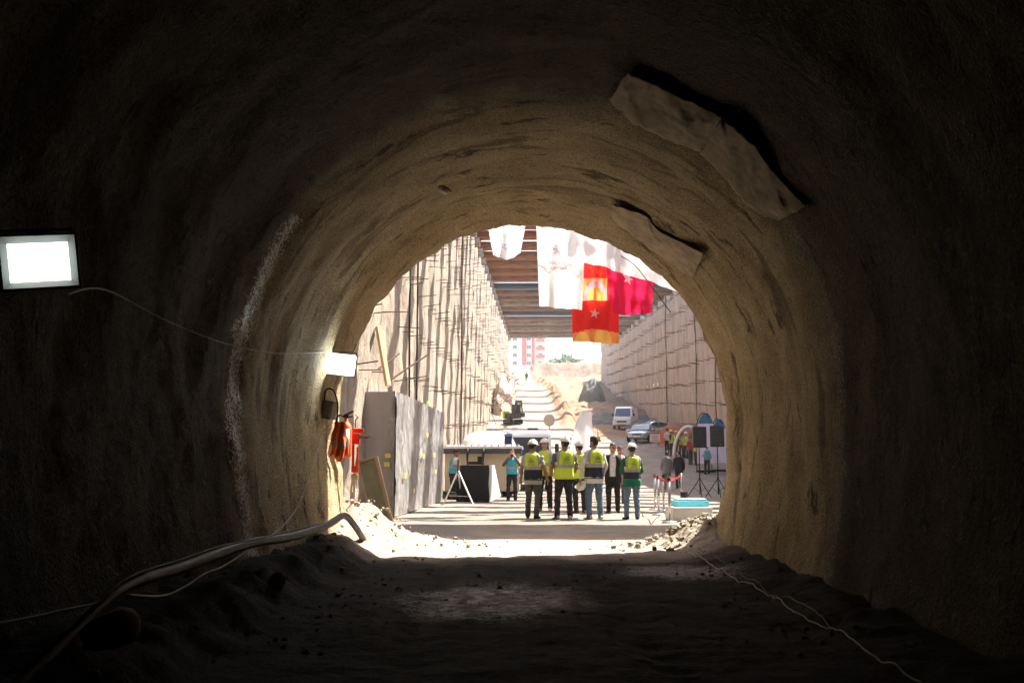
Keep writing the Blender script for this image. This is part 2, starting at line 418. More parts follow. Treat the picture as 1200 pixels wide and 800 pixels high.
def text_mesh(txt, size):
    cu = bpy.data.curves.new('t', 'FONT'); cu.body = txt; cu.size = size; cu.align_x = 'CENTER'; cu.resolution_u = 2
    ob = bpy.data.objects.new('t', cu); COL.objects.link(ob)
    dg = bpy.context.evaluated_depsgraph_get(); me = bpy.data.meshes.new_from_object(ob.evaluated_get(dg))
    vs = [v.co.copy() for v in me.vertices]; fs = [tuple(p.vertices) for p in me.polygons]
    bpy.data.objects.remove(ob); bpy.data.curves.remove(cu); bpy.data.meshes.remove(me)
    return vs, fs

# ------------------------------------------------------------------ ground: one sheet, tunnel floor to horizon
def steps(*segs):
    out = []
    for a, b, d in segs:
        n = max(1, round((b - a) / d)); out += [a + (b - a) * i / n for i in range(n)]
    out.append(segs[-1][1]); return out
xs = [-600, -300, -150, -80, -40, -20, -10] + steps((-4.6, -4.42, .18), (-4.42, -3.24, .2), (-3.24, -3.16, .08), (-3.16, 3.16, .07), (3.16, 3.24, .08), (3.24, 14.98, .3), (14.98, 15.06, .08)) + [20, 30, 60, 120, 250, 600]
ys = steps((-16, 3, 1), (3, 15.24, .07), (15.24, 15.36, .12), (15.36, 24, .1), (24, 40, .25), (40, 130, .5), (130, 270, 1.3), (270, 900, 30))
nx = len(xs)
gv = [(x, y, G(x, y)) for y in ys for x in xs]
gf = [(j * nx + i, j * nx + i + 1, (j + 1) * nx + i + 1, (j + 1) * nx + i) for j in range(len(ys) - 1) for i in range(nx - 1)]
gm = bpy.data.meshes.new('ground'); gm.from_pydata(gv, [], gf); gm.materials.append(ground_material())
gm.polygons.foreach_set('use_smooth', [True] * len(gf)); gm.update()
ground = tag(link('ground', gm), 'packed tan earth floor running from the dark tunnel out up the ramp', kind='structure')

# ------------------------------------------------------------------ tunnel lining
M_LIN = lining_material()
def section(n):
    raw = []
    z = -.45
    while z < 1.9: raw.append((half_w(z), z)); z += .05
    for k in range(61):
        a = math.pi / 2 * k / 60; raw.append((2.93 * math.cos(a), 1.9 + 3.0 * math.sin(a)))
    raw = raw + [(-x, z) for x, z in reversed(raw[:-1])]
    ln = [0]
    for a, b in zip(raw, raw[1:]): ln.append(ln[-1] + math.hypot(b[0] - a[0], b[1] - a[1]))
    out = []; j = 0
    for i in range(n + 1):
        s = ln[-1] * i / n
        while j < len(ln) - 2 and ln[j + 1] < s: j += 1
        t = (s - ln[j]) / (ln[j + 1] - ln[j]); out.append((raw[j][0] + (raw[j + 1][0] - raw[j][0]) * t, raw[j][1] + (raw[j + 1][1] - raw[j][1]) * t))
    return out
SEC = section(280)
SN = []
for i in range(len(SEC)):
    a = SEC[max(i - 1, 0)]; b = SEC[min(i + 1, len(SEC) - 1)]
    tx, tz = b[0] - a[0], b[1] - a[1]; l = math.hypot(tx, tz); SN.append((-tz / l, tx / l))      # inward normal
def lining_push(x, y, z):
    ph = y / 1.15 + .25 * fbm(x * .5, y * .3, z * .5)
    d = .012 * math.cos(2 * math.pi * ph) * (.6 + .6 * fbm(x * .4, y * .4, z * .4 + 5))
    d += .058 * fbm(x * .5, y * .6, z * .5, 4) + .022 * fbm(x * 1.7, y * 1.6, z * 1.7, 4) + .008 * noise.noise(Vector((x * 14, y * 14, z * 14)))
    d += .035 * sstep(PORTAL - 1.3, PORTAL - .5, y) * (1 + 1.6 * fbm(x * 1.6, 3, z * 1.6, 5))
    return d
tunnel = empty('tunnel', (0, 0, 0), 0, 'dark brown shotcrete tunnel vault arching around the whole view', 'tunnel')
rows = []
for y in steps((-15, 3.4, 1.1), (3.4, PORTAL, .055)):
    r = []
    for (x, z), (nxx, nzz) in zip(SEC, SN):
        yy = y
        if y > PORTAL - 1.2: yy = y + (y - PORTAL + 1.2) / 1.2 * (.22 * fbm(x * .8, 1.1, z * .8) + .09 * fbm(x * 3.5, 1.1, z * 3.5, 5))
        d = lining_push(x, yy, z); r.append((x + nxx * d, yy, z + nzz * d))
    rows.append(r)
for k, (oy, od) in enumerate(((.05, -.03), (.14, -.12), (.30, -.30))):
    last = rows[-1 - k]; r = []
    for (lx, ly, lz), (nxx, nzz) in zip(last, SN):
        j = .03 * fbm(lx * 3, k, lz * 3)
        r.append((lx + nxx * (od + j), ly + oy, lz + nzz * (od + j)) if k == 0 else (rows[-k][SN.index((nxx, nzz))][0] * 0 + lx + nxx * (od + j), ly + oy, lz + nzz * (od + j)))
    rows.append(r)
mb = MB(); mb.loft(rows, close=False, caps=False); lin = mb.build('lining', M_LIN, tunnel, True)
edge = rows[-1]
mb = MB()
outer = []
for (x, y, z), (a, b) in zip(edge, SEC):
    dx, dz = a, b - 1.4
    if b < 0: o = (XL - .7 if a < 0 else XR + .7, PORTAL + .62, z)
    else:
        sx = ((XR + .7) if dx > 0 else (XL - .7)) / dx if abs(dx) > 1e-6 else 1e9
        sz = 13.6 / dz if dz > 1e-6 else 1e9
        s_ = min(sx, sz); o = (dx * s_, PORTAL + .62, max(z if dz < 0 and s_ == sx and z < .3 else -1, 1.4 + dz * s_))
    outer.append(o)
mb.loft([edge, [(x, PORTAL + .62, z) for x, y, z in edge], outer], close=False, caps=False); mb.build('headwall', mat('headwall_concrete', (.36, .31, .25), (.22, .19, .15), .9, 1.5, .8, 14), tunnel, True)
mb = MB(); mb.grid(lambda u, v: (-3.4 + 6.8 * u, -15 + .3 * fbm(u * 4, v * 4, 1), -.5 + 5.6 * v), 16, 12); mb.build('added_end_cap', M_LIN, tunnel, True)  # unseen cap added behind the camera to keep daylight from leaking in

# a chipped pale stone stuck in the crown, and an eye bolt at its lip
def stone(mb, c, r, sd, mi=0, fl=(1, .8, .6), n=7, m=5):
    q = Matrix.Rotation(sd * 2.1, 3, 'Z') @ Matrix.Rotation(sd * 1.3, 3, 'X')
    o = len(mb.v); mb.ball((0, 0, 0), (r * fl[0], r * fl[1], r * fl[2]), n, m, mi, q)
    for i in range(o, len(mb.v)):
        v = Vector(mb.v[i]); k = 1 + .55 * noise.noise(v / r * 1.1 + Vector((sd * 3.3, 0, 0)))
        mb.v[i] = tuple(v * k + Vector(c))
h = wall_hit(521, 222); mb = MB(); stone(mb, h * .965 + CAM * .035, .13, 2.2, fl=(1, .7, .35))
tag(mb.build('stone', mat('pale_stone', (.42, .36, .27), (.3, .24, .17), .9, 12, .5)), 'small pale stone stuck to the tunnel crown left of centre', 'stone')
h = P(609, 262, 14.9); mb = MB(); mb.tube([h + Vector((0, 0, .2)), h + Vector((0, 0, .03))], .008, 6)
mb.tube([h + Vector((.035 * math.cos(a), 0, .035 * math.sin(a))) for a in [k * math.pi / 6 for k in range(13)]], .009, 5)
tag(mb.build('eye_bolt', mat('dark_steel', (.08, .075, .07), None, .5, metal=.6)), 'little steel eye bolt hanging from the crown at the tunnel mouth', 'bolt')

# ------------------------------------------------------------------ pit walls
M_WL = pitwall_material('left_pit_concrete', (.25, .205, .16), (.43, .365, .30), (.15, .115, .09))
M_WR = pitwall_material('right_pit_concrete', (.33, .25, .19), (.52, .415, .325), (.20, .15, .11))
M_RUST = mat('rusty_bar', (.14, .075, .045), (.07, .04, .03), .85, 20)
M_CONC = mat('beam_concrete', (.46, .41, .35), (.34, .29, .24), .9, 3, .5, 20)
def wall_face(side, x0, y, z):
    p = (.10 if side < 0 else .24) * abs(math.cos(math.pi * y / (1.45 if side < 0 else 2.4))) ** .7
    return x0 - side * (p + .09 * fbm(y * .8, z * .5, side * 3, 5) + .035 * fbm(y * 3, z * 1.6, side, 4) - .02)
def pit_wall(side, x0, ya, yb, segs, material, label):
    w = empty('retaining_wall', (x0, ya, 0), 0, label, 'retaining wall')
    rows = []
    for y in steps(*segs):
        b = -.6 if y < 100 else 0; t = top_z(y) - .4
        rows.append([(wall_face(side, x0, y, b + (t - b) * k / 64) - x0, y - ya, b + (t - b) * k / 64) for k in range(65)])
    if side > 0: rows = [list(reversed(r)) for r in rows]
    mb = MB(); mb.loft(rows, False, False); mb.build('face', material, w, True)
    mb = MB()
    yy = steps((ya, yb, 8))
    mb.loft([[(side * a, y - ya, top_z(y) - .4 + c) for a, c in ((-.28, -.5), (.9, -.5), (.9, .55), (-.28, .55))] for y in yy]); mb.build('cap_beam', M_CONC, w)
    return w
wl_ = pit_wall(-1, XL, 15.7, 166, [(15.7, 60, .14), (60, 166, .4)], M_WL, 'sunlit shotcrete pile wall with rusty rods on the left of the pit')
wr_ = pit_wall(1, XR, 15.7, 205, [(15.7, 60, 1.5), (60, 205, .4)], M_WR, 'shaded brown pile wall with short rods on the right of the pit')
def rods(w, side, x0, ya, cols, nrow, z0, dz, ln, slope, limit, rad):
    proto = None; rest = MB(); count = 0
    rr = random.Random(5 + side)
    for y in cols:
        base = slope * y
        for k in range(nrow):
            z = z0 + base + k * dz + rr.uniform(-.12, .12)
            if z > top_z(y) - 1.2 or z < G(x0 - side * .6, y) + .5 or rr.random() < .08: continue
            l = ln * rr.uniform(.55, 1.35); tilt = rr.uniform(-.05, .16); yaw = rr.uniform(-.35, .25)
            x = wall_face(side, x0, y, z)
            if count < limit:
                if proto is None:
                    mb = MB(); mb.tube([(-.08, 0, 0), (1, 0, 0)], rad, 6); proto = mb.mesh('anchor_rod', M_RUST)
                o = link('anchor_rod', proto, w, (x - x0, y - ya, z)); o.rotation_euler = (0, -tilt, (0 if side < 0 else math.pi) + yaw); o.scale = (l, 1, 1); count += 1
            else:
                d = Vector((math.cos(yaw) * -side, math.sin(yaw), tilt)) * l; p = Vector((x - x0, y - ya, z)); rest.tube([p - d * .08, p + d], rad, 4)
    if rest.v: tag(rest.build('anchor_rods', M_RUST, w), kind='stuff')
rods(wl_, -1, XL, 15.7, [21.2 + 1.45 * k for k in range(88)], 9, .9, 1.5, .55, .045, 290, .015)
rods(wr_, 1, XR, 15.7, [66 + 1.9 * k for k in range(62)], 8, 1.2, 1.75, .75, .06, 290, .028)
# seams, drain pipes and cables down the walls
M_BLK = mat('black_rubber', (.02, .02, .02), (.012, .012, .012), .6, 10)
for (px, Y, dx, rad, off) in ((478, 31, .35, .03, .55), (486, 32.4, .1, .03, .55), (541, 52, 0, .035, .35)):
    x = P(px, 400, Y).x; x = max(XL + .2, min(x, XL + .9))
    mb = MB(); mb.tube([(x + .3 * dx * math.sin(k) * .3 - dx * (1 - k / 11) * .3, Y - dx * (1 - k / 11), .3 + G(x, Y) + (top_z(Y) - .6 - G(x, Y)) * k / 11) for k in range(12)], rad, 6)
    nm = {478: 'nearer of two thin black cables hanging down the left pit wall', 486: 'farther of two thin black cables hanging down the left pit wall', 541: 'single dark cable hanging down the left pit wall further back'}[px]
    tag(mb.build('hanging_cable', M_BLK), nm, 'cable', 'cables on the left wall')
for i, (y, lb) in enumerate(((77, 'nearest'), (86, 'second'), (105, 'farthest'))):
    mb = MB(); zb = G(XR - .6, y); mb.tube([(XR - .25 + .04 * math.sin(k * 1.7), y + .18 * math.sin(k * 1.3), zb + (top_z(y) - .5 - zb) * k / 9) for k in range(10)], .055, 6)
    tag(mb.build('drain_pipe', mat('dark_pipe', (.16, .12, .095), None, .7)), lb + ' of the dark drain pipes running down the right pit wall', 'pipe', 'drain pipes')
# leaning timber and splayed bars by the left wall just outside the mouth
a, b = P(443, 383, 24.2), P(455, 452, 23.6)
mb = MB(); mb.tube([a, b], .075, 4); tag(mb.build('timber', mat('raw_timber', (.52, .38, .23), (.40, .28, .16), .8, 3, .3, 30, stretch=(1, 1, .1))), 'pale timber plank leaning against the left wall above the wrapped boards', 'plank')
for lb, pts in (('longer', ((452, 449), (478, 431), (502, 415))), ('shorter', ((428, 441), (450, 428), (468, 414)))):
    mb = MB(); mb.tube([P(x, y, 24.5 + i * .5) for i, (x, y) in enumerate(pts)], .022, 6)
    tag(mb.build('steel_bar', M_RUST), lb + ' of two rusty bars slanting across the left wall above the wrapped boards', 'bar', 'slanting bars')

# ------------------------------------------------------------------ girders over the pit
M_G = {'rust': mat('rusted_steel', (.36, .14, .06), (.19, .075, .038), .85, 1.6, .3, 30, stretch=(.6, 1, 2)),
       'blue': mat('blue_grey_steel', (.07, .085, .115), (.045, .05, .065), .7, 1.6, .2, 30, stretch=(.5, 1, 2)),
       'grey': mat('patchy_steel', (.44, .33, .23), (.14, .09, .06), .85, 1.1, .3, 20, stretch=(.8, 1, 2)),
       'brown': mat('brown_steel', (.30, .155, .085), (.15, .08, .05), .85, 1.4, .3, 30, stretch=(.6, 1, 2))}
GIRD = [(32.2, 'rust'), (35, 'rust'), (38.2, 'rust'), (41.5, 'rust'), (44.8, 'rust'), (48.5, 'rust'), (52, 'rust'), (55.8, 'rust'), (59, 'rust'), (62.5, 'rust'), (66.5, 'rust'), (71, 'rust'), (75.5, 'rust'), (80, 'rust'), (84.7, 'rust'), (89.5, 'rust'), (95, 'blue'), (100.5, 'brown'), (106, 'brown'), (111.5, 'grey'), (117, 'brown'), (123, 'blue'), (130, 'brown'), (137, 'grey'), (143, 'brown'), (149, 'grey'), (156, 'brown'), (163, 'grey')]
cw = {'rust': 'rust-brown', 'blue': 'blue-grey', 'grey': 'patchy pale', 'brown': 'dull brown'}
gcache = {}; seen = {}; ORD = ['nearest', 'second', 'third', 'fourth', 'fifth', 'sixth', 'seventh']
def girder_mesh(kind, H_=.62, W_=1.0):
    if (kind, H_) in gcache: return gcache[(kind, H_)]
    L_ = XR - XL + .5; mb = MB()
    mb.box((0, 0, .03), (L_, W_, .06)); mb.box((0, 0, H_), (L_, W_, .06))
    for s in (-1, 1): mb.box((0, s * .2, H_ / 2 + .015), (L_, .03, H_ - .09))
    n = 13
    for k in range(n):
        for s in (-1, 1): mb.box((-L_ / 2 + .6 + (L_ - 1.2) * k / (n - 1), s * .29, H_ / 2 + .015), (.02, .15, H_ - .09))
    bl = MB(); bl.box((0, 0, 0), (.5, .9, .45))
    gcache[(kind, H_)] = (mb.mesh('girder', M_G[kind]), bl.mesh('bearing_block', M_CONC)); return gcache[(kind, H_)]
for y, kind in GIRD:
    m1, m3 = girder_mesh(kind, .46 if y > 63 else 1.25, .95 if y > 63 else .9)
    vis = y > 63; g = 'girders spanning the pit'
    if vis:
        k = seen.get(kind, 0); seen[kind] = k + 1
        lb = ORD[k] + ' ' + cw[kind] + ' steel girder in view spanning the pit overhead'
    else: lb = 'rusty steel girder over the pit, out of sight above the tunnel mouth'
    r = empty('steel_girder', ((XL + XR) / 2, y, strut_z(y)), 0, lb, 'girder', g)
    link('beam', m1, r)
    for s in (-1, 1): link('bearing_block', m3, r, (s * ((XR - XL) / 2 - .15), 0, -.24))
mb = MB(); mb.box(((XL + XR) / 2, 24.75, strut_z(24.7) + .3), (XR - XL + .6, 3.9, .5))
tag(mb.build('deck_slab', M_CONC), 'concrete deck slab over the pit just beyond the tunnel mouth, shading the floor', 'slab')

# ------------------------------------------------------------------ far ground: building, house, trees, mound, embankment
def far_window(parent, meshes, loc, rz=0):
    w = link('window', meshes[0], parent, loc); link('pane', meshes[1], w)
bx0, by0 = P(619, 420, 400).x, 400
bz = G(0, 250) - 2
apt = empty('apartment_block', (bx0, by0, bz), 0, 'red and white apartment block far off beyond the top of the ramp', 'building')
mb = MB(); mb.box((0, 6, 16), (14.4, 12, 34)); mb.build('wall', mat('white_render', (.75, .72, .68), (.65, .62, .58), .9, .4), apt)
M_RED = mat('red_render', (.62, .13, .09), (.52, .10, .07), .9, .4)
for x, w in ((-1.6, 1.7), (2.0, 1.1)):
    mb = MB(); mb.box((x, -.1, 16), (w, .4, 34)); mb.build('red_strip', M_RED, apt)
M_PANE = mat('window_glass', (.10, .14, .18), (.07, .10, .13), .1, 2, spec=.6)
f = MB(); f.box((0, 0, 0), (1.7, .16, 1.6)); fm = f.mesh('window', mat('window_frame', (.7, .7, .7)))
q = MB(); q.box((-.4, -.1, 0), (.7, .06, 1.35)); q.box((.4, -.1, 0), (.7, .06, 1.35)); qm = q.mesh('pane', M_PANE)
b_ = MB(); b_.box((0, -.6, -1.0), (3.4, 1.3, .18)); b_.box((0, -1.2, -.5), (3.4, .08, .9)); bm_ = b_.mesh('balcony', M_RED)
for fl in range(10):
    z = 1.6 + fl * 3.3
    for x in (-5.4, .25): far_window(apt, (fm, qm), (x, -.06, z))
    far_window(apt, (fm, qm), (4.9, -.06, z)); link('balcony', bm_, apt, (4.9, 0, z))
mb = MB(); mb.box((0, 6, 33.3), (15, 12.6, .6)); mb.build('roof', mat('roof_grey', (.3, .3, .3)), apt)
hp = foot(684, 426); hp.y = 262; hz = G(hp.x, 262)
hx = P(684, 415, 262).x
hs = empty('small_house', (hx, 262, hz), 0, 'low white house with pale red roof on the hill right of the trees', 'house')
mb = MB(); mb.box((0, 0, 1.3), (7, 5, 2.8)); mb.build('wall', mat('white_render', (1, 1, 1)), hs)
mb = MB(); mb.add([(-3.8, -2.9, 2.7), (3.8, -2.9, 2.7), (3.8, 2.9, 2.7), (-3.8, 2.9, 2.7), (-3.8, 0, 4.1), (3.8, 0, 4.1)], [(0, 1, 5, 4), (3, 4, 5, 2), (0, 4, 3), (1, 2, 5), (0, 3, 2, 1)]); mb.build('roof', mat('roof_tile', (.5, .22, .16)), hs)
for x in (-2, .2, 2.2): far_window(hs, (fm, qm), (x, -2.56, 1.4))
M_LEAF = mat('leaves', (.10, .15, .045), (.05, .085, .028), .7, 2.5)
M_BARK = mat('bark', (.12, .085, .06), None, .9, 8)
def tree(px, Y, h, w, label, sd, dark=False):
    x = P(px, 415, Y).x; rr = random.Random(sd); z = G(x, Y)
    t = empty('tree', (x, Y, z), 0, label, 'tree', 'trees on the hill')
    mb = MB(); mb.tube([(0, 0, -.3), (.08, 0, h * .3), (-.05, .1, h * .75)], [.2, .15, .05], 6)
    for k in range(5):
        a = rr.uniform(0, 6.28); mb.tube([(0, 0, h * (.3 + .08 * k)), (math.cos(a) * w * .4, math.sin(a) * w * .4, h * (.5 + .08 * k))], [.08, .02], 5)
    mb.build('trunk', M_BARK, t)
    mb = MB(); cl = [(rr.gauss(0, w * .26), rr.gauss(0, w * .26), h * rr.uniform(.35, .95), rr.uniform(.25, .5) * w * .6) for _ in range(13)]
    for cx, cy_, cz, cr in cl:
        for _ in range(45):
            d = Vector((rr.gauss(0, 1), rr.gauss(0, 1), rr.gauss(0, .8))).normalized() * cr * rr.uniform(.5, 1)
            c = Vector((cx, cy_, cz)) + d; u = Vector((rr.gauss(0, 1), rr.gauss(0, 1), rr.gauss(0, 1))).normalized(); v = u.orthogonal().normalized(); s = rr.uniform(.12, .3)
            mb.add([c - u * s - v * s * .5, c + u * s - v * s * .5, c + u * s + v * s * .5, c - u * s + v * s * .5], [(0, 1, 2, 3)])
    mb.build('crown', M_LEAF, t)
for px, Y, h, w, lb in ((655, 250, 3.2, 3.4, 'leftmost bushy tree on the far hill right of the apartment block'), (663, 258, 5.0, 4.2, 'tallest green tree on the far hill beside the second tree'), (672, 248, 3.4, 3.6, 'round green tree on the far hill, third from the apartment block'), (679, 262, 4.4, 2.6, 'slim tree on the far hill next to the white house'), (645, 255, 2.0, 2.8, 'low shrub on the far hill nearest the apartment block')):
    tree(px, Y, h, w, lb, px)
# waste-rock mounds; the spoil mound's dark colour stands in for the wall's shadow
def mound(name, c, rx, ry, h, material, label, cat, sd, rough=.35):
    mb = MB()
    def fn(u, v):
        a = u * 2 * math.pi; r = v
        hh = (1 - r * r) ** .75 * h * (1 + rough * fbm(math.cos(a) * r * 2.2, math.sin(a) * r * 2.2, sd, 5) * min(1, r * 2.5))
        x = c[0] + math.cos(a) * rx * r * (1 + .2 * fbm(math.cos(a), math.sin(a), sd)); y = c[1] + math.sin(a) * ry * r
        return (x - c[0], y - c[1], G(x, y) - G(c[0], c[1]) + hh - .3 * sstep(.8, 1, r))
    mb.grid(fn, 44, 16)
    return tag(mb.build(name, material, None, True, (c[0], c[1], G(c[0], c[1]))), label, cat)
M_ROCK = mat('dark_spoil_and_shade', (.16, .15, .135), (.07, .066, .06), .95, .9, 1, 6)
M_SOIL = mat('brown_soil', (.30, .19, .12), (.16, .10, .065), .95, .8, 1, 5)
M_LSOIL = mat('pale_soil', (.45, .36, .27), (.30, .23, .16), .95, 1.5, 1, 8)
m = P(694, 470, 150); mound('spoil_mound', (m.x, 150, 0), 2.1, 5, 3.0, M_ROCK, 'dark grey spoil mound with painted-in shade before the far end of the right wall', 'mound', 3)
m = P(722, 486, 119); mound('soil_bank', (m.x, 119, 0), 4.6, 4, .9, M_ROCK, 'low dark earth bank behind the white van', 'mound', 5, .6)
m = P(756, 492, 100); mound('soil_heap', (m.x, 100, 0), 2.2, 4, 1.0, M_ROCK, 'dark earth heap between the white van and the right wall', 'mound', 6, .6)
m = P(785, 505, 88); mound('red_soil_heap', (m.x + .6, 86, 0), 3.2, 3, 1.3, mat('red_soil', (.36, .15, .09), (.22, .10, .065), .95, 1.2, 1, 5), 'reddish soil heap at the foot of the right wall behind the silver car', 'mound', 8, .4)
m = P(612, 478, 100); mound('debris_bank', (XL + 1.1, 101, 0), 1.3, 9, 2.6, M_LSOIL, 'pale earth bank under tangled bars at the far foot of the left wall', 'mound', 9, .5)
mb = MB(); rr = random.Random(3)
for _ in range(90):
    y = rr.uniform(86, 116); x = XL + rr.uniform(.3, 2.4); z = G(x, y) + rr.uniform(.2, 2.0)
    d = Vector((rr.gauss(0, 1), rr.gauss(0, 1.2), rr.gauss(0, .7))).normalized() * rr.uniform(.5, 1.3)
    mb.tube([Vector((x, y, z)) - d, Vector((x, y, z)) + d * .2 + Vector((0, 0, .2)), Vector((x, y, z)) + d], .03, 4)
tag(mb.build('bent_rebar', M_RUST), 'tangle of bent rusty bars on the earth bank by the left wall', 'rebar', kind='stuff')

# ------------------------------------------------------------------ things inside the tunnel
M_STEEL = mat('grey_steel', (.30, .29, .28), (.20, .19, .18), .45, 12, metal=.7)
M_LAMPBODY = mat('lamp_housing', (.34, .33, .32), (.26, .25, .24), .5, 10)
M_WIRE = mat('pale_wire', (.42, .40, .37), (.30, .28, .26), .6, 8)
M_DWIRE = mat('dark_wire', (.10, .095, .09), (.06, .055, .05), .6, 8)
def floodlight(p, w, h, yaw, pitch, roll, strength, label):
    r = empty('floodlight', p, 0, label, 'floodlight', 'floodlights on the left wall')
    r.rotation_euler = (pitch, roll, yaw)                   # faces -Y in its own frame
    mb = MB(); mb.rbox((0, .035, 0), (w, .06, h), .012)
    for k in range(7): mb.box(((k - 3) * w / 8, .085, 0), (.012, .05, h * .8))
    mb.build('housing', M_LAMPBODY, r)
    mb = MB(); t = .013
    mb.rbox((0, -.005, h / 2 - t / 2), (w + .012, .03, t), .006); mb.rbox((0, -.005, -h / 2 + t / 2), (w + .012, .03, t), .006)
    for s in (-1, 1): mb.rbox((s * (w / 2 - t / 2 + .002), -.006, 0), (t, .03, h - 2 * t), .006)
    mb.build('rim', M_LAMPBODY, r)
    a_, b_ = w / 2 - t, h / 2 - t; k = .034
    mb = MB(); rect = lambda x, z, y: [(-x, y, -z), (x, y, -z), (x, y, z), (-x, y, z)]
    mb.loft([rect(a_, b_, -.022), rect(a_ - k, b_ - k, .008)], True, False); solid(mb.build('bezel', mat('white_bezel', (.7, .72, .7), None, .5), r), .003)
    mb = MB(); mb.box((0, .008, 0), (w - 2 * t - 2 * k, .008, h - 2 * t - 2 * k)); mb.build('lens', emit('lamp_glow_' + label[:4], (.92, 1.0, .95), strength), r)
    mb = MB(); mb.box((0, .012, h / 2 + .02), (w * .9, .03, .012)); mb.box((0, -.002, h / 2 + .012), (w * .22, .035, .02))
    for s in (-1, 1): mb.tube([(s * w * .45, .012, h / 2 + .02), (s * w * .45, .05, h * .3), (s * w * .42, .16, .05)], .009, 5)
    mb.build('bracket', M_STEEL, r)
    return r
L1 = P(46, 307, 4.95); L2 = P(400, 427, 13.7)
floodlight(L1, .375, .29, R(27), R(3), R(-8), 1.2, 'large floodlight glowing white on the left wall nearest the camera')
floodlight(L2, .42, .32, R(7), R(4), R(6), 14, 'lit floodlight on the left wall beside the tunnel mouth')
def wire(name, pts, rad, m_, label, cat='cable', group=None, n=5):
    mb = MB(); mb.tube(spline(pts, 8), rad, n); return tag(mb.build(name, m_, None, True), label, cat, group)
def onwall(px, py, k=.985):
    h = wall_hit(px, py); return CAM + (h - CAM) * k
wire('wire', [L1 + Vector((.1, .1, -.15)), onwall(125, 340, .955), onwall(200, 378, .95), onwall(270, 404, .95), onwall(330, 414, .96), P(384, 412, 13.55)], .006, M_WIRE, 'thin pale wire strung between the two floodlights')
wire('wire', [P(380, 497, 13.6), onwall(370, 535, .97), onwall(350, 590, .96), onwall(335, 612, .96), onwall(317, 628, .96)], .007, M_WIRE, 'thin pale wire drooping from the junction box down to the grey hose')
def left_lie(px, py, x, dz=0): 
    d = ray(px, py); s = (x - CAM.x) / d.x; p = CAM + d * s; return p + Vector((0, 0, dz))
hose = [(403, 604), (385, 614), (345, 628), (300, 635), (258, 648), (212, 665), (165, 679)]
wire('hose', [left_lie(403, 604, -2.42) + Vector((.10, 1.1, -.42)), left_lie(403, 604, -2.42) + Vector((.04, .5, -.14))] + [left_lie(px, py, -2.42) for px, py in hose], .042, mat('grey_hose', (.11, .10, .09), (.05, .047, .044), .55, 6, .3, 30), 'thick grey hose lying along the foot of the left wall', 'hose', n=12)
wire('hose', [left_lie(px, py, -2.40) for px, py in ((172, 676), (150, 686), (128, 700), (104, 722), (60, 765), (15, 806))], .03, mat('black_hose', (.05, .05, .05), (.03, .03, .03), .5, 6), 'dark bundled hose running on from the grey hose toward the camera', 'hose', n=8)
wire('wire', [left_lie(px, py, -2.36) for px, py in ((-20, 733), (30, 724), (80, 713), (112, 706), (128, 692), (160, 672), (210, 656), (258, 640), (310, 629), (380, 612))], .008, M_DWIRE, 'dark wire twisted along the top of the grey hose', 'cable')
wire('wire', [left_lie(px, py, -2.30) for px, py in ((150, 697), (190, 698), (215, 688), (240, 672), (262, 663), (290, 645))], .009, M_WIRE, 'pale looped cable sagging under the grey hose', 'cable')
for nm, pts, r_ in (('brighter pale wire snaking over the right side of the tunnel floor', ((806, 647), (836, 665), (872, 683), (905, 700), (930, 718), (980, 740), (1020, 768), (1080, 802)), .007), ('fainter dark wire lying beside the pale wire on the right floor', ((818, 642), (850, 662), (890, 684), (930, 704), (965, 726), (985, 742)), .006)):
    wire('wire', [Vector((q.x, q.y, G(q.x, q.y) + .012)) for q in spline([foot(*q) for q in pts], 14)], r_, M_WIRE if 'brighter' in nm else M_DWIRE, nm, 'cable')
wire('wire', [P(728, 300, 14.6), P(745, 312, 14.7), P(765, 338, 14.8), P(786, 366, 14.9)], .007, M_DWIRE, 'dark wire hanging along the upper right edge of the tunnel mouth', 'cable')

# fabric flaps hanging off the crown on the right
def flap_mat():
    m, nt, b = nodes_of('geotextile'); N = nt.nodes.new; L = nt.links.new
    tc = N('ShaderNodeTexCoord'); n = N('ShaderNodeTexNoise'); n.inputs['Scale'].default_value = 7; n.inputs['Detail'].default_value = 8
    L(tc.outputs['Object'], n.inputs['Vector']); r = N('ShaderNodeValToRGB'); r.color_ramp.elements[0].position = .3; r.color_ramp.elements[1].position = .7
    r.color_ramp.elements[0].color = (.25, .20, .145, 1); r.color_ramp.elements[1].color = (.42, .345, .255, 1)
    L(n.outputs['Fac'], r.inputs['Fac']); L(r.outputs['Color'], b.inputs['Base Color']); b.inputs['Roughness'].default_value = .9; b.inputs['Specular IOR Level'].default_value = .2
    n2 = N('ShaderNodeTexNoise'); n2.inputs['Scale'].default_value = 3; n2.inputs['Detail'].default_value = 3; n2.inputs['Distortion'].default_value = .6; L(tc.outputs['Object'], n2.inputs['Vector'])
    bp = N('ShaderNodeBump'); bp.inputs['Strength'].default_value = .5; bp.inputs['Distance'].default_value = .06; L(n2.outputs['Fac'], bp.inputs['Height']); L(bp.outputs['Normal'], b.inputs['Normal'])
    return m
M_FLAP = flap_mat()
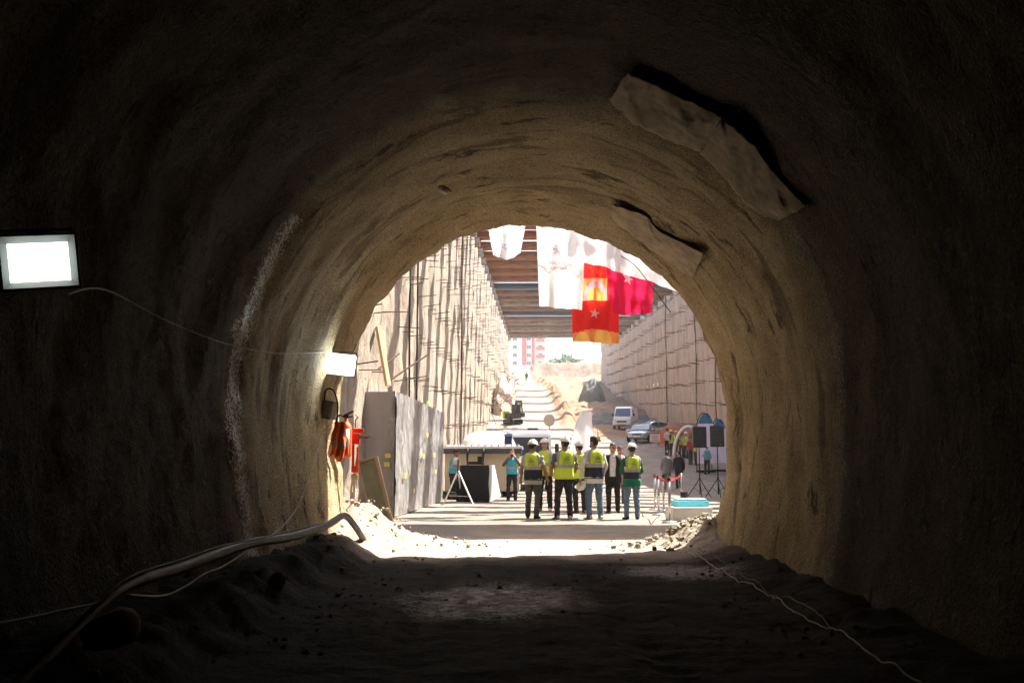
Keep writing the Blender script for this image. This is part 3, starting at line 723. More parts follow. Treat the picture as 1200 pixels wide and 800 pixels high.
def flap(outer, inner, ko, ki, label, sd):
    O = spline([onwall(x, y, ko) for x, y in outer], 10); I = spline([onwall(x, y, ki) for x, y in inner], 10)
    def smp(Lx, u):
        f = u * (len(Lx) - 1); i = min(int(f), len(Lx) - 2); return Lx[i].lerp(Lx[i + 1], f - i)
    def fn(u, v):
        vj = v + (1 - 2 * v) * (.03 * fbm(u * 4, sd, v * .5, 4))
        uj = min(1, max(0, u + .03 * fbm(v * 4, sd, u * 2, 4)))
        p = smp(O, uj).lerp(smp(I, uj), vj)
        q = p - CAM
        sag = .05 * math.sin(math.pi * v) + .06 * fbm(u * 2 + sd, v * .7, sd, 2) + .10 * abs(math.sin(u * 3.1 + v * 2.1 + sd)) ** 5 + .08 * abs(math.sin(u * 5.3 - v * 3.2 + sd * 2)) ** 8 + .006 * fbm(u * 20, v * 9, sd)
        return p - q.normalized() * sag + Vector((0, 0, -.015 * fbm(u * 14, v * 5, sd)))
    mb = MB(); mb.grid(fn, 90, 30)
    o = mb.build('fabric_flap', M_FLAP, None, True); solid(o, .004); return tag(o, label, 'fabric', 'fabric flaps under the crown')
flap(((735, 84), (768, 100), (812, 120), (846, 138)), ((714, 119), (745, 146), (785, 164), (821, 178)), .982, .993, 'upper left section of the long beige fabric flap on the crown', 1.3)
flap(((847, 138), (880, 168), (912, 207), (945, 242)), ((820, 178), (848, 207), (878, 242), (912, 259)), .982, .993, 'lower right section of the long beige fabric flap on the crown', 4.1)
flap(((716, 240), (754, 252), (772, 270), (825, 297)), ((716, 256), (742, 277), (775, 300), (811, 326)), .986, .994, 'short beige fabric flap nearest the tunnel mouth on the right', 7.7)

# junction box, orange gas torch set and red lever jack hung by the mouth, leaning board
jb = P(386, 480, 13.9)
r = empty('junction_box', jb, R(-20), 'grey junction box with a looped cable below the mouth floodlight', 'box')
mb = MB(); mb.rbox((0, 0, 0), (.17, .16, .26), .02, Matrix.Rotation(.2, 3, 'Y')); mb.build('housing', mat('box_grey', (.24, .22, .20), (.16, .15, .13), .6, 10), r)
mb = MB(); mb.rbox((0, -.085, 0), (.13, .02, .2), .008, Matrix.Rotation(.2, 3, 'Y')); mb.build('lid', mat('box_lid', (.30, .28, .25), None, .6), r)
mb = MB(); mb.tube(spline([(-.05, -.05, .13), (0, -.1, .27), (.12, -.1, .26), (.17, -.06, .05), (.14, -.05, -.2)], 8), .012, 6); mb.build('cable_loop', M_BLK, r)
M_OR = mat('orange_fabric', (.80, .17, .045), (.68, .13, .035), .6, 9, .3, 30)
M_REDP = mat('red_paint', (.75, .07, .03), (.62, .05, .025), .45, 8)
M_WHT = mat('white_plastic', (.78, .77, .74), (.68, .67, .64), .5, 8)
p = P(405, 517, 14.55)
r = empty('fire_extinguisher', p + Vector((0, 0, -.25)), R(-35), 'orange cylinder with white label strip hung on the wall at the left of the mouth', 'extinguisher')
mb = MB(); prof = [(.0, .02), (.085, .03), (.095, .07), (.095, .44), (.085, .5), (.045, .555), (.03, .57), (.03, .62), (.0, .62)]
mb.loft([[(rr_ * math.cos(a), rr_ * math.sin(a), z) for a in [k * math.pi / 10 for k in range(20)]] for rr_, z in prof]); mb.build('cylinder', M_OR, r, True)
mb = MB(); mb.loft([[(.098 * math.cos(a), .098 * math.sin(a), z) for a in [-1.75 + k * .12 for k in range(14)]] for z in (.02 + .05, .5 - .05)], False, False); solid(mb.build('label_strip', M_WHT, r, True), .004, 1)
mb = MB(); mb.box((0, 0, .65), (.06, .05, .06)); mb.box((.06, 0, .69), (.2, .03, .025), Matrix.Rotation(-.3, 3, 'Y')); mb.box((.06, 0, .64), (.16, .03, .02)); mb.build('valve_handle', M_BLK, r)
mb = MB(); mb.tube(spline([(0, -.03, .64), (-.12, -.05, .66), (-.15, -.05, .5), (-.12, -.08, .25)], 6), .014, 6); mb.build('nozzle_hose', M_BLK, r)
p = P(416, 535, 14.7)
r = empty('chain_hoist', p + Vector((0, 0, -.42)), R(10), 'red lever hoist hanging beside the orange cylinder at the left of the mouth', 'hoist')
mb = MB(); mb.rbox((0, 0, .85), (.17, .1, .2), .03); mb.rbox((.03, 0, 1.0), (.24, .09, .09), .02); mb.build('body', M_REDP, r)
mb = MB(); mb.rbox((-.035, 0, .5), (.05, .05, .5), .015); mb.rbox((.045, 0, .5), (.04, .05, .42), .015); mb.rbox((0, 0, .3), (.13, .07, .12), .02); mb.build('lever', M_REDP, r)
mb = MB(); mb.rbox((0, 0, .16), (.13, .07, .1), .02); mb.tube([(-.04, 0, .12), (-.045, 0, -.12)], .018, 6); mb.tube([(.04, 0, .12), (.05, 0, -.05)], .018, 6); mb.build('clevis', mat('bare_wood_handle', (.55, .45, .32)), r)
mb = MB(); mb.tube([(0, 0, 1.05), (0, 0, 1.2), (.04, 0, 1.26), (.0, 0, 1.3)], .014, 6); mb.build('hook', M_STEEL, r)
r.scale = (.8, .8, .8); bpy.data.objects['fire_extinguisher'].scale = (.95, .95, .95)
p = P(398, 512, 14.2)
vq = empty('work_vest', p, R(25), 'crumpled orange work vest hung on the wall behind the orange cylinder', 'vest')
mb = MB(); mb.grid(lambda u, v: ((u - .5) * (.16 + .12 * v) + .01 * math.sin(v * 11), .035 * math.sin(u * 13 + v * 3) * (.4 + v) + .02 * fbm(u * 5, v * 5, 2), .22 - .52 * v + .05 * math.sin(u * 9) * v), 24, 24, 0, lambda i, j: 1 if 14 <= j <= 16 else 0); solid(mb.build('fabric', [M_OR, MATS.get('lamp_housing')], vq, True), .006)
mb = MB(); mb.tube([(0, 0, .22), (0, .03, .3), (0, .1, .3)], .006, 5); mb.build('hook', M_STEEL, vq)
# board with a timber frame leaning on the end of the wrapped boards
b0, b1 = P(440, 602, 19.6), P(459, 606, 19.6)
gz = G(b1.x, 19.4)
fr = empty('leaning_board', (b0.x, 19.5, gz), R(-6), 'greenish board in a timber frame leaning on the wrapped boards', 'board')
W_, H_ = .33, 1.32; tilt = Matrix.Rotation(R(-10), 3, 'X') @ Matrix.Rotation(R(-17), 3, 'Y')
tv = lambda q: tilt @ Vector(q)
mb = MB(); mb.box(tv((W_ / 2, 0, H_ / 2)), (W_, .03, H_), tilt); mb.build('panel', mat('board_green', (.30, .29, .20), (.22, .21, .14), .8, 4, .2, 20), fr)
M_TIM = MATS['raw_timber']
for c, sz in (((W_ + .03, -.01, H_ / 2), (.06, .09, H_ + .06)), ((-.02, -.01, H_ / 2), (.04, .06, H_)), ((W_ / 2, -.01, H_ + .02), (W_, .06, .04))):
    mb = MB(); mb.box(tv(c), sz, tilt); mb.build('frame_bar', M_TIM, fr)

# ------------------------------------------------------------------ loose rubble at both feet of the mouth
M_RUB = mat('pale_rubble', (.33, .285, .225), (.19, .155, .115), .95, 7, 1, 22)
def rubble(name, spots, label, sd, n, rmin, rmax, m_=None):
    rr = random.Random(sd); mb = MB()
    for _ in range(n):
        cx, cy_, w, d = rr.choice(spots); x = rr.gauss(cx, w); y = rr.gauss(cy_, d)
        r_ = rmin * (rmax / rmin) ** (rr.random() ** 2.2); stone(mb, (x, y, G(x, y) + heap(x, y) + r_ * .25), r_, rr.uniform(0, 9), fl=(1, rr.uniform(.6, 1), rr.uniform(.45, .8)), n=6, m=4)
    return tag(mb.build(name, m_ or M_RUB), label, 'rubble', kind='stuff')
HE = [(-2.75, 15.9, 1.1, 1.5, .50), (2.75, 15.6, .75, .9, .38)]
def heap(x, y): return sum(h * math.exp(-((x - cx) / a) ** 2 - ((y - cy_) / b) ** 2) for cx, cy_, a, b, h in HE)
for (cx, cy_, a, b, h), lb in zip(HE, ('pale heap of sprayed concrete waste spilling from the left foot of the mouth', 'pale heap of broken spoil at the right foot of the tunnel mouth')):
    mb = MB(); mb.grid(lambda u, v: (cx + (u - .5) * 4.6 * a, cy_ + (v - .5) * 4.6 * b, G(cx + (u - .5) * 4.6 * a, cy_ + (v - .5) * 4.6 * b) * (1 if abs(cx + (u - .5) * 4.6 * a) < 3.15 or cy_ + (v - .5) * 4.6 * b > 15.4 else 0) + heap(cx + (u - .5) * 4.6 * a, cy_ + (v - .5) * 4.6 * b) * (1 + .5 * fbm(u * 5, v * 5, cx, 5)) + (.10 * fbm(u * 11, v * 11, cx + 2, 6) * min(1, 4 * heap(cx + (u - .5) * 4.6 * a, cy_ + (v - .5) * 4.6 * b))) - .07), 130, 110)
    tag(mb.build('waste_heap', M_RUB, None, True), lb, 'heap')
rubble('loose_stones', [(-2.6, 15.6, .8, .7), (-1.7, 15.2, .8, .5), (-2.4, 13.4, .4, 1.2)], 'loose pale stones around the left foot of the mouth', 2, 200, .008, .05)
rubble('broken_stones', [(2.6, 15.5, .45, .45), (2.2, 15.2, .5, .4)], 'loose broken stones around the right foot of the mouth', 3, 260, .012, .075)
rubble('floor_stones', [(-1.9, 9, .4, 2.5), (2.1, 9, .3, 2.5), (0, 11, 1.4, 2)], 'scattered dark stones along the edges of the tunnel floor', 4, 600, .006, .03, mat('dark_stone', (.16, .13, .10), (.09, .075, .06), .9, 8))
for i, (px, py, r_, lb) in enumerate(((137, 735, .16, 'upright brown rock below the hose at the lower left'), (107, 792, .05, 'small pale rock on the floor at the lower left corner'), (322, 683, .13, 'flat dark rock on the floor beneath the grey hose'))):
    p = left_lie(px, py, -2.15) if i == 0 else foot(px, py); mb = MB(); stone(mb, (0, 0, 0), r_, i * 2.3 + 1, fl=(.7, .6, 1) if i == 0 else (1, .8, .5), n=10, m=7)
    tag(mb.build('rock', M_RUB if i == 1 else mat('brown_rock', (.24, .18, .13), (.15, .11, .08), .9, 6, .5), None, True, p), lb, 'rock')

# ------------------------------------------------------------------ long stack of boards in clear plastic wrap
NA, NB = Vector((-3.2, 23.2, 0)), Vector((-2.98, 33.0, 0)); BH = 2.92
dirB = (NB - NA).normalized(); LB = (NB - NA).length
wrap = empty('wrapped_boards', NA, math.atan2(dirB.y, dirB.x) - math.pi / 2, 'tall grey stack of boards in shiny plastic wrap along the left wall', 'board stack')
def wrap_mat():
    m, nt, b = nodes_of('plastic_wrapped_grey'); N = nt.nodes.new; L = nt.links.new
    tc = N('ShaderNodeTexCoord')
    def nz(s, d, rg, sc, dist=0):
        mp = N('ShaderNodeMapping'); mp.inputs['Scale'].default_value = sc; L(tc.outputs['Object'], mp.inputs['Vector'])
        n = N('ShaderNodeTexNoise'); n.inputs['Scale'].default_value = s; n.inputs['Detail'].default_value = d; n.inputs['Roughness'].default_value = rg; n.inputs['Distortion'].default_value = dist
        L(mp.outputs[0], n.inputs['Vector']); return n.outputs['Fac']
    r = N('ShaderNodeValToRGB'); r.color_ramp.elements[0].position = .45; r.color_ramp.elements[1].position = .72
    r.color_ramp.elements[0].color = (.19, .18, .18, 1); r.color_ramp.elements[1].color = (.60, .59, .59, 1)
    L(nz(2.2, 9, .75, (1, 1, .45), 1.2), r.inputs['Fac']); L(r.outputs['Color'], b.inputs['Base Color'])
    b.inputs['Roughness'].default_value = .4; b.inputs['Coat Weight'].default_value = .8; b.inputs['Coat Roughness'].default_value = .22
    bp = N('ShaderNodeBump'); bp.inputs['Strength'].default_value = 1; bp.inputs['Distance'].default_value = .035
    L(nz(5, 8, .7, (1, 1, .35), 1.5), bp.inputs['Height']); L(bp.outputs['Normal'], b.inputs['Coat Normal']); L(bp.outputs['Normal'], b.inputs['Normal'])
    return m
M_WRAP = wrap_mat()
M_BG = mat('board_grey', (.36, .325, .32), (.32, .29, .285), .8, 1.5, .2, 30)
mb = MB(); mb.box((-.37, LB / 2, BH / 2), (.70, LB - .06, BH - .02)); mb.build('stack', M_BG, wrap)
mb = MB(); mb.grid(lambda u, v: (.02 + .022 * fbm(u * 22, v * 6, 2, 6) + .02 * abs(math.sin(u * 31 + 3 * fbm(u * 4, v * 3, 1))), LB * u, .02 + (BH - .02) * v), 260, 80); mb.build('plastic_sheet', M_WRAP, wrap, True)
mb = MB(); mb.grid(lambda u, v: (-.16 * u * (.3 + 1.1 * abs(fbm(3, v * 3.2, 1))) , -.035 + .012 * fbm(u * 6, v * 9, 3), .04 + (BH - .04) * v), 10, 40); mb.build('wrap_fold', M_WRAP, wrap, True)
M_YEL = mat('yellow_sticker', (.72, .60, .10), (.62, .52, .09), .6, 20)
st = MB(); st.box((0, 0, 0), (.006, .3, .12)); stm = st.mesh('sticker', M_YEL)
for y, z in ((1.1, .95), (2.6, .55), (4.4, 1.45), (5.2, 2.05), (6.9, 1.5), (7.2, 1.0), (3.7, 1.2)):
    link('sticker', stm, wrap, (.10, y, z))
st = MB(); st.box((0, 0, 0), (.13, .006, .1)); stm2 = st.mesh('sticker', M_YEL)
for x, z in ((-.10, 1.42), (-.12, 1.22)): link('sticker', stm2, wrap, (x - .05, -.06, z))
sg = MB(); sg.box((0, 0, 0), (.03, .5, .34)); tag(sg.build('warning_sign', M_YEL, None, False, P(501, 477, 31) + Vector((0, 0, 0))), 'yellow sign on the left wall above the wrapped boards', 'sign')
for k in range(3):
    mb = MB(); mb.box((0, 0, 0), (.01, .4, .03)); o = mb.build('line_of_print', mat('sign_print', (.12, .1, .04)), bpy.data.objects['warning_sign'], False, (.022, 0, .09 - k * .09))

# ------------------------------------------------------------------ banners and flags
M_WB = cloth('white_banner', (.86, .85, .86), .45)
M_RF = cloth('red_flag', (.72, .03, .025), .5)
M_CF = cloth('crimson_flag', (.75, .02, .09), .5)
M_OF = cloth('orange_sun_patch', (.85, .36, .10), .5, (.78, .22, .08))  # sunlight on the red cloth, painted in as orange, yellow and pink
M_YF = cloth('yellow_sun_patch', (.88, .50, .13), .5)
M_PF = cloth('pink_sun_patch', (.85, .38, .45), .5)
M_INK = mat('pink_ink', (.62, .20, .34), (.55, .18, .3), .8); M_BLUEINK = mat('blue_ink', (.28, .42, .58), (.25, .36, .5), .8)
def hang(corners, Y, wav=.06, sd=0, tilt=0):
    # corners TL TR BR BL as sight lines met at depth Y: a sheet with soft folds
    c = [P(x, y, Y + t) for (x, y), t in zip(corners, (0, tilt, tilt, 0))]
    def S(u, v):
        p = c[0].lerp(c[1], u).lerp(c[3].lerp(c[2], u), v)
        return p + Vector((0, 1.5 * wav * (.5 * math.sin(u * 21 + 2 * sd + v * 2.5) * (.4 + .6 * v) + math.sin(u * 9 + sd + v * 1.5) * (.3 + .7 * v) + .8 * fbm(u * 3 + sd, v * 2, sd)), 0))
    return S
def banner(name, S, m_, label, cat='flag', nu=26, nv=26, mfun=None, edge=None):
    mb = MB(); mb.grid(S if edge is None else (lambda u, v: edge(S, u, v)), nu, nv, 0, mfun)
    o = mb.build(name, m_, None, True); return tag(o, label, cat, 'flags hung over the mouth')
def on_cloth(parent, name, S, vs, fs, m_, u0, v0, su, sv, off=-.015):
    mb = MB(); vv = []
    for q in vs:
        p = S(u0 + q.x * su, v0 - q.y * sv); vv.append(p + Vector((0, off, 0)))
    mb.add(vv, fs); return mb.build(name, m_, parent)
def star_shape(n=5, r=1, r2=.4, rot=0):
    vs = [Vector((0, 0, 0))] + [Vector(((r if k % 2 == 0 else r2) * math.sin(k * math.pi / n + rot), (r if k % 2 == 0 else r2) * math.cos(k * math.pi / n + rot), 0)) for k in range(2 * n)]
    return vs, [(0, k + 1, (k + 1) % (2 * n) + 1) for k in range(2 * n)]
SA = hang([(566, 232), (622, 232), (610, 297), (578, 299)], 24.6, .05, 1)
A = banner('white_flag', SA, M_WB, 'small white flag with a faint blue emblem, left of the big banner', edge=lambda S, u, v: S(u, v) + Vector((0, 0, -.12 * math.sin(math.pi * u) * v)))
vs_, fs_ = text_mesh('3SGS', 1.0); on_cloth(A, 'emblem', lambda u, v: SA(u, v) + Vector((0, 0, -.12 * math.sin(math.pi * u) * v)), vs_, fs_, M_BLUEINK, .42, .84, .17, .13)
SBn = hang([(627, 225), (688, 225), (682, 363), (632, 359)], 26.0, .05, 2)
B = banner('white_banner', SBn, M_WB, 'long white banner with small pink lettering hanging in the middle of the mouth', 'banner')
for k, tx in enumerate(('IV AMITEL', 'YILDIZMAEY')):
    vs_, fs_ = text_mesh(tx, 1.0); on_cloth(B, 'lettering', SBn, vs_, fs_, M_INK, .36, .635 + k * .042, .118 if k == 0 else .104, .034)
mb = MB(); rr = random.Random(8)
for k in range(46):
    a = rr.uniform(0, 6.28); q = rr.uniform(.25, 1); u, v = .47 + .15 * q * math.cos(a), .50 + .075 * q * math.sin(a); s = rr.uniform(.008, .022)
    mb.add([SBn(u - s, v - s * .5) + Vector((0, -.015, 0)), SBn(u + s, v - s * .4) + Vector((0, -.015, 0)), SBn(u + s, v + s * .5) + Vector((0, -.015, 0)), SBn(u - s, v + s * .4) + Vector((0, -.015, 0))], [(0, 1, 2, 3)])
mb.build('round_emblem', mat('faint_ink', (.66, .52, .62), (.6, .46, .56), .8), B)
SC = hang([(655, 232), (728, 236), (727, 319), (657, 299)], 25.2, .09, 3)
banner('white_banner', SC, M_WB, 'white cloth draped over the top of the red flags', 'banner')
SC2 = hang([(727, 238), (830, 262), (794, 341), (727, 319)], 25.4, .06, 5)
banner('white_banner', SC2, M_WB, 'white cloth sloping down to the right edge of the mouth', 'banner')
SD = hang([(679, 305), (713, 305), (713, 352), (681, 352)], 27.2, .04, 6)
D = banner('red_flag', SD, [M_RF, M_OF, M_PF, M_YF], 'red flag with a painted-in orange sunlit square behind the long white banner', nu=40, nv=40,  # lower square coloured as if the sun shone through
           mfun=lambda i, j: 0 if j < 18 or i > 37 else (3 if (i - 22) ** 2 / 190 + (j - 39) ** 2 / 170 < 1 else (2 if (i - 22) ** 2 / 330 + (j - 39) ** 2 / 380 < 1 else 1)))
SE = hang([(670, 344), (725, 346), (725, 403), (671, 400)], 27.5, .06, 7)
E = banner('red_flag', SE, [M_RF, M_OF, M_YF], 'red flag with a white star and painted-in sunlit orange lower part, lowest of the flags', nu=40, nv=40,  # sunlit lower edge put into the cloth colours
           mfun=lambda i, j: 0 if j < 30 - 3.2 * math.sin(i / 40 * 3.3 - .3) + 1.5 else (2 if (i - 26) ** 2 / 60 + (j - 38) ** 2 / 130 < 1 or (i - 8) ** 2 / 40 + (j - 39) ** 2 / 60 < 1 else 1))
vs_, fs_ = star_shape(rot=.12); on_cloth(E, 'star', SE, vs_, fs_, M_WB, .48, .40, .115, .115)
SF = hang([(709, 308), (766, 322), (764, 367), (719, 369)], 26.4, .07, 9, .5)
Fg = banner('crimson_flag', SF, M_CF, 'crimson flag with part of a white star, rightmost of the red flags')
vs_, fs_ = star_shape(rot=.3); on_cloth(Fg, 'star', SF, vs_, fs_, M_WB, .45, .23, .12, .15)
for lb, y, z in (('nearer', 24.8, P(640, 228, 24.8).z), ('farther', 26.8, P(640, 300, 26.8).z + 1.9)):
    mb = MB(); mb.tube([(XL + (XR - XL) * k / 20, y + .2 * math.sin(k / 20 * 3.14), z - .5 * math.sin(k / 20 * 3.14) + .35) for k in range(21)], .012, 5)
    tag(mb.build('rope', M_DWIRE), lb + ' rope slung across the pit carrying the flags', 'rope', 'flag ropes')
for lb, fl, S in (('left red flag', D, SD), ('star flag', E, SE), ('crimson flag', Fg, SF)):
    mb = MB()
    for u in (.02, .98):
        p = S(u, 0); mb.tube([p, p + Vector((0, -.1, 2.3 if fl is not E else 3.0))], .006, 4)
    mb.build('cord', M_DWIRE, fl)

# ------------------------------------------------------------------ people
SKIN = mat('skin', (.50, .29, .20), (.44, .25, .17), .55, 14); SKIN2 = mat('skin_tanned', (.36, .20, .13), (.31, .17, .11), .55, 14)
HAIR = mat('dark_hair', (.018, .014, .012), (.03, .022, .018), .6, 40); EYE = mat('eye_dark', (.02, .015, .012)); LIP = mat('lips', (.36, .13, .11))
def fab(n, c): return mat(n, c, tuple(v * .75 for v in c), .9, 7, .35, 45)
F = {'grey_jeans': fab('grey_denim', (.085, .095, .095)), 'black': fab('black_cloth', (.022, .022, .025)), 'navy_tr': fab('navy_trousers', (.028, .032, .045)),
     'jeans': fab('blue_denim', (.13, .21, .31)), 'white': fab('white_shirt', (.72, .70, .67)), 'sage': fab('sage_shirt', (.42, .44, .36)), 'slate': fab('slate_polo', (.13, .155, .18)),
     'green': fab('green_hoodie', (.012, .15, .075)), 'grey_suit': fab('grey_suit', (.17, .165, .165)), 'brown_shoe': fab('brown_shoe', (.16, .09, .05)), 'pale_shoe': fab('pale_shoe', (.62, .55, .46)),
     'olive': fab('olive_shirt', (.14, .14, .11)), 'dark_shirt': fab('charcoal_shirt', (.05, .05, .055)), 'red': fab('red_cloth', (.55, .05, .05)), 'beige': fab('beige_cloth', (.5, .43, .33))}
HIVIS = mat('hi_vis_yellow', (.60, .74, .055), (.52, .65, .05), .75, 9, .3, 30); NAVY = mat('vest_navy', (.02, .024, .045), (.014, .017, .032), .8, 9, .3, 30)
REFL = mat('reflective_grey', (.36, .36, .34), (.28, .28, .27), .5, 12); SKYV = mat('sky_blue_vest', (.05, .42, .60), (.04, .36, .52), .75, 9, .3, 30)
ORV = mat('orange_vest', (.85, .20, .07), (.74, .17, .06), .75, 9, .3, 30); HELM = mat('white_helmet', (.80, .78, .73), (.74, .72, .67), .35, 5); HELMY = mat('yellow_helmet', (.78, .58, .06), (.7, .5, .05), .35, 5)
PRINT = mat('vest_print', (.16, .22, .18), None, .8)

TORSO = [(.80, .155, .115, 0), (.88, .175, .125, 0), (.96, .172, .12, 0), (1.06, .160, .112, .005), (1.18, .172, .120, .005), (1.30, .188, .125, 0), (1.38, .19, .118, -.005), (1.435, .165, .098, -.01), (1.475, .11, .075, -.01), (1.505, .062, .06, -.005), (1.56, .056, .058, .005)]
def ell(z, a, b, y0, n=24, p=2.4):
    out = []
    for k in range(n):
        t = 2 * math.pi * k / n; c, s = math.cos(t), math.sin(t)
        out.append(Vector((a * abs(c) ** (2 / p) * (1 if c >= 0 else -1), y0 + b * abs(s) ** (2 / p) * (1 if s >= 0 else -1), z)))
    return out
def torso_at(z, grow=0):
    for i in range(len(TORSO) - 1):
        a, b = TORSO[i], TORSO[i + 1]
        if z <= b[0]:
            t = max(0, (z - a[0]) / (b[0] - a[0])); return [a[k] + (b[k] - a[k]) * t + (grow if k in (1, 2) else 0) for k in (1, 2, 3)]
    return [TORSO[-1][1] + grow, TORSO[-1][2] + grow, TORSO[-1][3]]

def person(px, py, face, label, shirt='white', trousers='black', shoe='black', sleeve=1.0, vest=None, helmet=None, hair=True, jacket=None, skin=None, height=1.75,
           legs=((-.10, 0), (.10, 0)), arms=None, head=(0, 0), lean=(0, 0), wide=1.0, fine=True, group=None, at=None, long_top=0, beard=False):
    sk = skin or SKIN; S = height / 1.75
    base = at if at is not None else foot(px, py)
    root = empty('person', base, R(face), label, 'person', group)
    arms = arms or {}
    src = []                                                # (verts, faces, material slot)
    slots = [sk, F[shirt], F[trousers], F[shoe], HAIR, EYE, LIP]
    tubes = []
    mb = MB(); marks = []
    def begin(): return len(mb.v)
    def mark(o, slot):
        for i in range(o, len(mb.v)): marks.append(slot if not callable(slot) else slot(i - o))
    lx, ly = lean
    def L_(p, z=None):                                      # sway of the upper body
        k = max(0, (p[2] - .9) / .6); return Vector((p[0] + lx * k, p[1] + ly * k, p[2]))
    o = begin(); rings = [[L_(q) for q in ell(z, a * wide, b * wide, y0)] for z, a, b, y0 in TORSO]
    mb.loft(rings); n = 24
    mark(o, lambda i: 0 if i >= 9 * n else (2 if i < 2 * n else 1))
    # head
    hx, hy = lx * 1.2, ly * 1.2 + .012; q = Matrix.Rotation(R(head[0]), 3, 'Z') @ Matrix.Rotation(R(head[1]), 3, 'X')
    hc = Vector((hx, hy, 1.645))
    def H(p): return hc + q @ Vector(p)
    o = begin(); hr = []
    for k in range(9):
        t = k / 8; z = -.125 + .25 * t; w = .079 * math.sqrt(max(.02, 1 - (abs(z - .015) / .142) ** 2.4)); dd = .098 * math.sqrt(max(.02, 1 - (abs(z - .02) / .145) ** 2.4))
        hr.append([H((w * math.cos(a), (.012 if z < -.05 else 0) + dd * math.sin(a), z)) for a in [2 * math.pi * j / 16 for j in range(16)]])
    mb.loft(hr); mark(o, 0)
    o = begin(); mb.tube([H((0, .085, .01)), H((0, .112, -.03)), H((0, .098, -.045))], [.009, .016, .013], 6); mark(o, 0)
    for s in (-1, 1):
        o = begin(); mb.ball(H((s * .08, -.005, -.01)), (.014, .022, .032), 8, 6); mark(o, 0)
        o = begin(); mb.ball(H((s * .032, .086, .015)), (.014, .011, .009), 8, 6); mark(o, 5)
    o = begin(); mb.ball(H((0, .093, -.068)), (.026, .009, .008), 8, 6); mark(o, 6)
    # legs
    for s, (fx, fy) in zip((-1, 1), legs):
        hip = Vector((s * .088, 0, .87)); ank = Vector((fx, fy, .075)); kn = hip.lerp(ank, .5) + Vector((s * .012, .03 + abs(fy) * .12, .01))
        o = begin(); pts = [hip, hip.lerp(kn, .5), kn, kn.lerp(ank, .45), ank + Vector((0, 0, -.035))]; sp = spline(pts, 5); mb.tube(sp, [interp([(0, .098 * wide), (.25, .088 * wide), (.5, .070), (.75, .068), (1, .06)], k / (len(sp) - 1)) for k in range(len(sp))], 14); mark(o, 2)
        yaw = s * -.22; fd = Vector((math.sin(-yaw), math.cos(yaw), 0)); sd_ = Vector((fd.y, -fd.x, 0))
        o = begin(); rr_ = []
        for t, w, hgt in ((-.09, .026, .045), (-.07, .038, .075), (-.01, .040, .09), (.06, .043, .062), (.13, .046, .045), (.175, .034, .034), (.19, .015, .02)):
            c = Vector((fx, fy, 0)) + fd * t
            rr_.append([c + sd_ * (w * math.cos(a)) + Vector((0, 0, hgt * .5 + hgt * .5 * (math.sin(a)) if True else 0)) for a in [2 * math.pi * j / 10 for j in range(10)]])
        mb.loft(rr_); mark(o, 3)
    # arms
    for s, nm in ((-1, 'l'), (1, 'r')):
        el, wr = arms.get(nm, ((s * .245, -.02, 1.12), (s * .255, .05, .87)))
        sh = L_((s * .175 * wide, -.008, 1.405)); el = L_(el); wr = Vector(wr) + Vector((lx * .3, ly * .3, 0))
        pts = [sh, sh.lerp(el, .5), el, el.lerp(wr, .4), wr]; rad = [.066, .057, .048, .046, .032]
        if sleeve > .6: rad = [.07, .062, .053, .05, .038]
        o = begin(); sp = spline(pts, 4)
        rr_ = [interp([(0, rad[0]), (.25, rad[1]), (.5, rad[2]), (.7, rad[3]), (1, rad[4])], k / (len(sp) - 1)) for k in range(len(sp))]
        mb.tube(sp, rr_, 12); mark(o, lambda i: 1 if (i // 12) / (len(sp) - 1) <= sleeve else 0)
        d = (wr - el).normalized(); side = Vector((0, 1, 0)) - d * d.y
        side = (side.normalized() if side.length > .2 else Vector((1, 0, 0)) - d * d.x).normalized(); nrm = d.cross(side)
        if fine:
            o = begin(); mb.tube([wr - d * .01, wr + d * .045, wr + d * .085], [.027, .038, .034], 8, flat=.55); mark(o, 0)
            for k, ln in enumerate((.070, .080, .076, .06)):
                b = wr + d * .08 + side * (.027 - .018 * k); inn = nrm * (-s)
                mb_o = begin(); mb.tube([b, b + d * ln * .5 + inn * .006, b + d * ln * .85 + inn * .026, b + d * ln + inn * .04], [.0092, .009, .0085, .007], 6); mark(mb_o, 0)
            b = wr + d * .03 + side * .026
            o = begin(); mb.tube([b, b + d * .03 + side * .022, b + d * .062 + side * .026 + nrm * (-s) * .014], [.012, .010, .008], 6); mark(o, 0)
        else:
            o = begin(); mb.ball(wr + d * .07, (.035, .035, .06), 8, 6); mark(o, 0)
    # unite into one surface, then colour it by the nearest source part
    me = bpy.data.meshes.new('body'); me.from_pydata(mb.v, [], mb.f)
    tmp = bpy.data.objects.new('body_tmp', me); COL.objects.link(tmp)
    md = tmp.modifiers.new('r', 'REMESH'); md.mode = 'VOXEL'; md.voxel_size = .0095 if fine else .022
    sm = tmp.modifiers.new('s', 'SMOOTH'); sm.factor = .5; sm.iterations = 2 if fine else 1
    dg = bpy.context.evaluated_depsgraph_get(); new = bpy.data.meshes.new_from_object(tmp.evaluated_get(dg))
    bpy.data.objects.remove(tmp)
    kd = kdtree.KDTree(len(mb.v))
    for i, v in enumerate(mb.v): kd.insert(v, i)
    kd.balance()
    for m_ in slots: new.materials.append(m_)
    for pgn in new.polygons:
        c = pgn.center; sl = marks[kd.find(c)[1]]
        if sl == 2 and c.z > .95: sl = 1
        pgn.material_index = sl; pgn.use_smooth = True
    nv_ = len(new.vertices); co = [0.0] * (3 * nv_); no = [0.0] * (3 * nv_)
    new.vertices.foreach_get('co', co); new.vertices.foreach_get('normal', no)
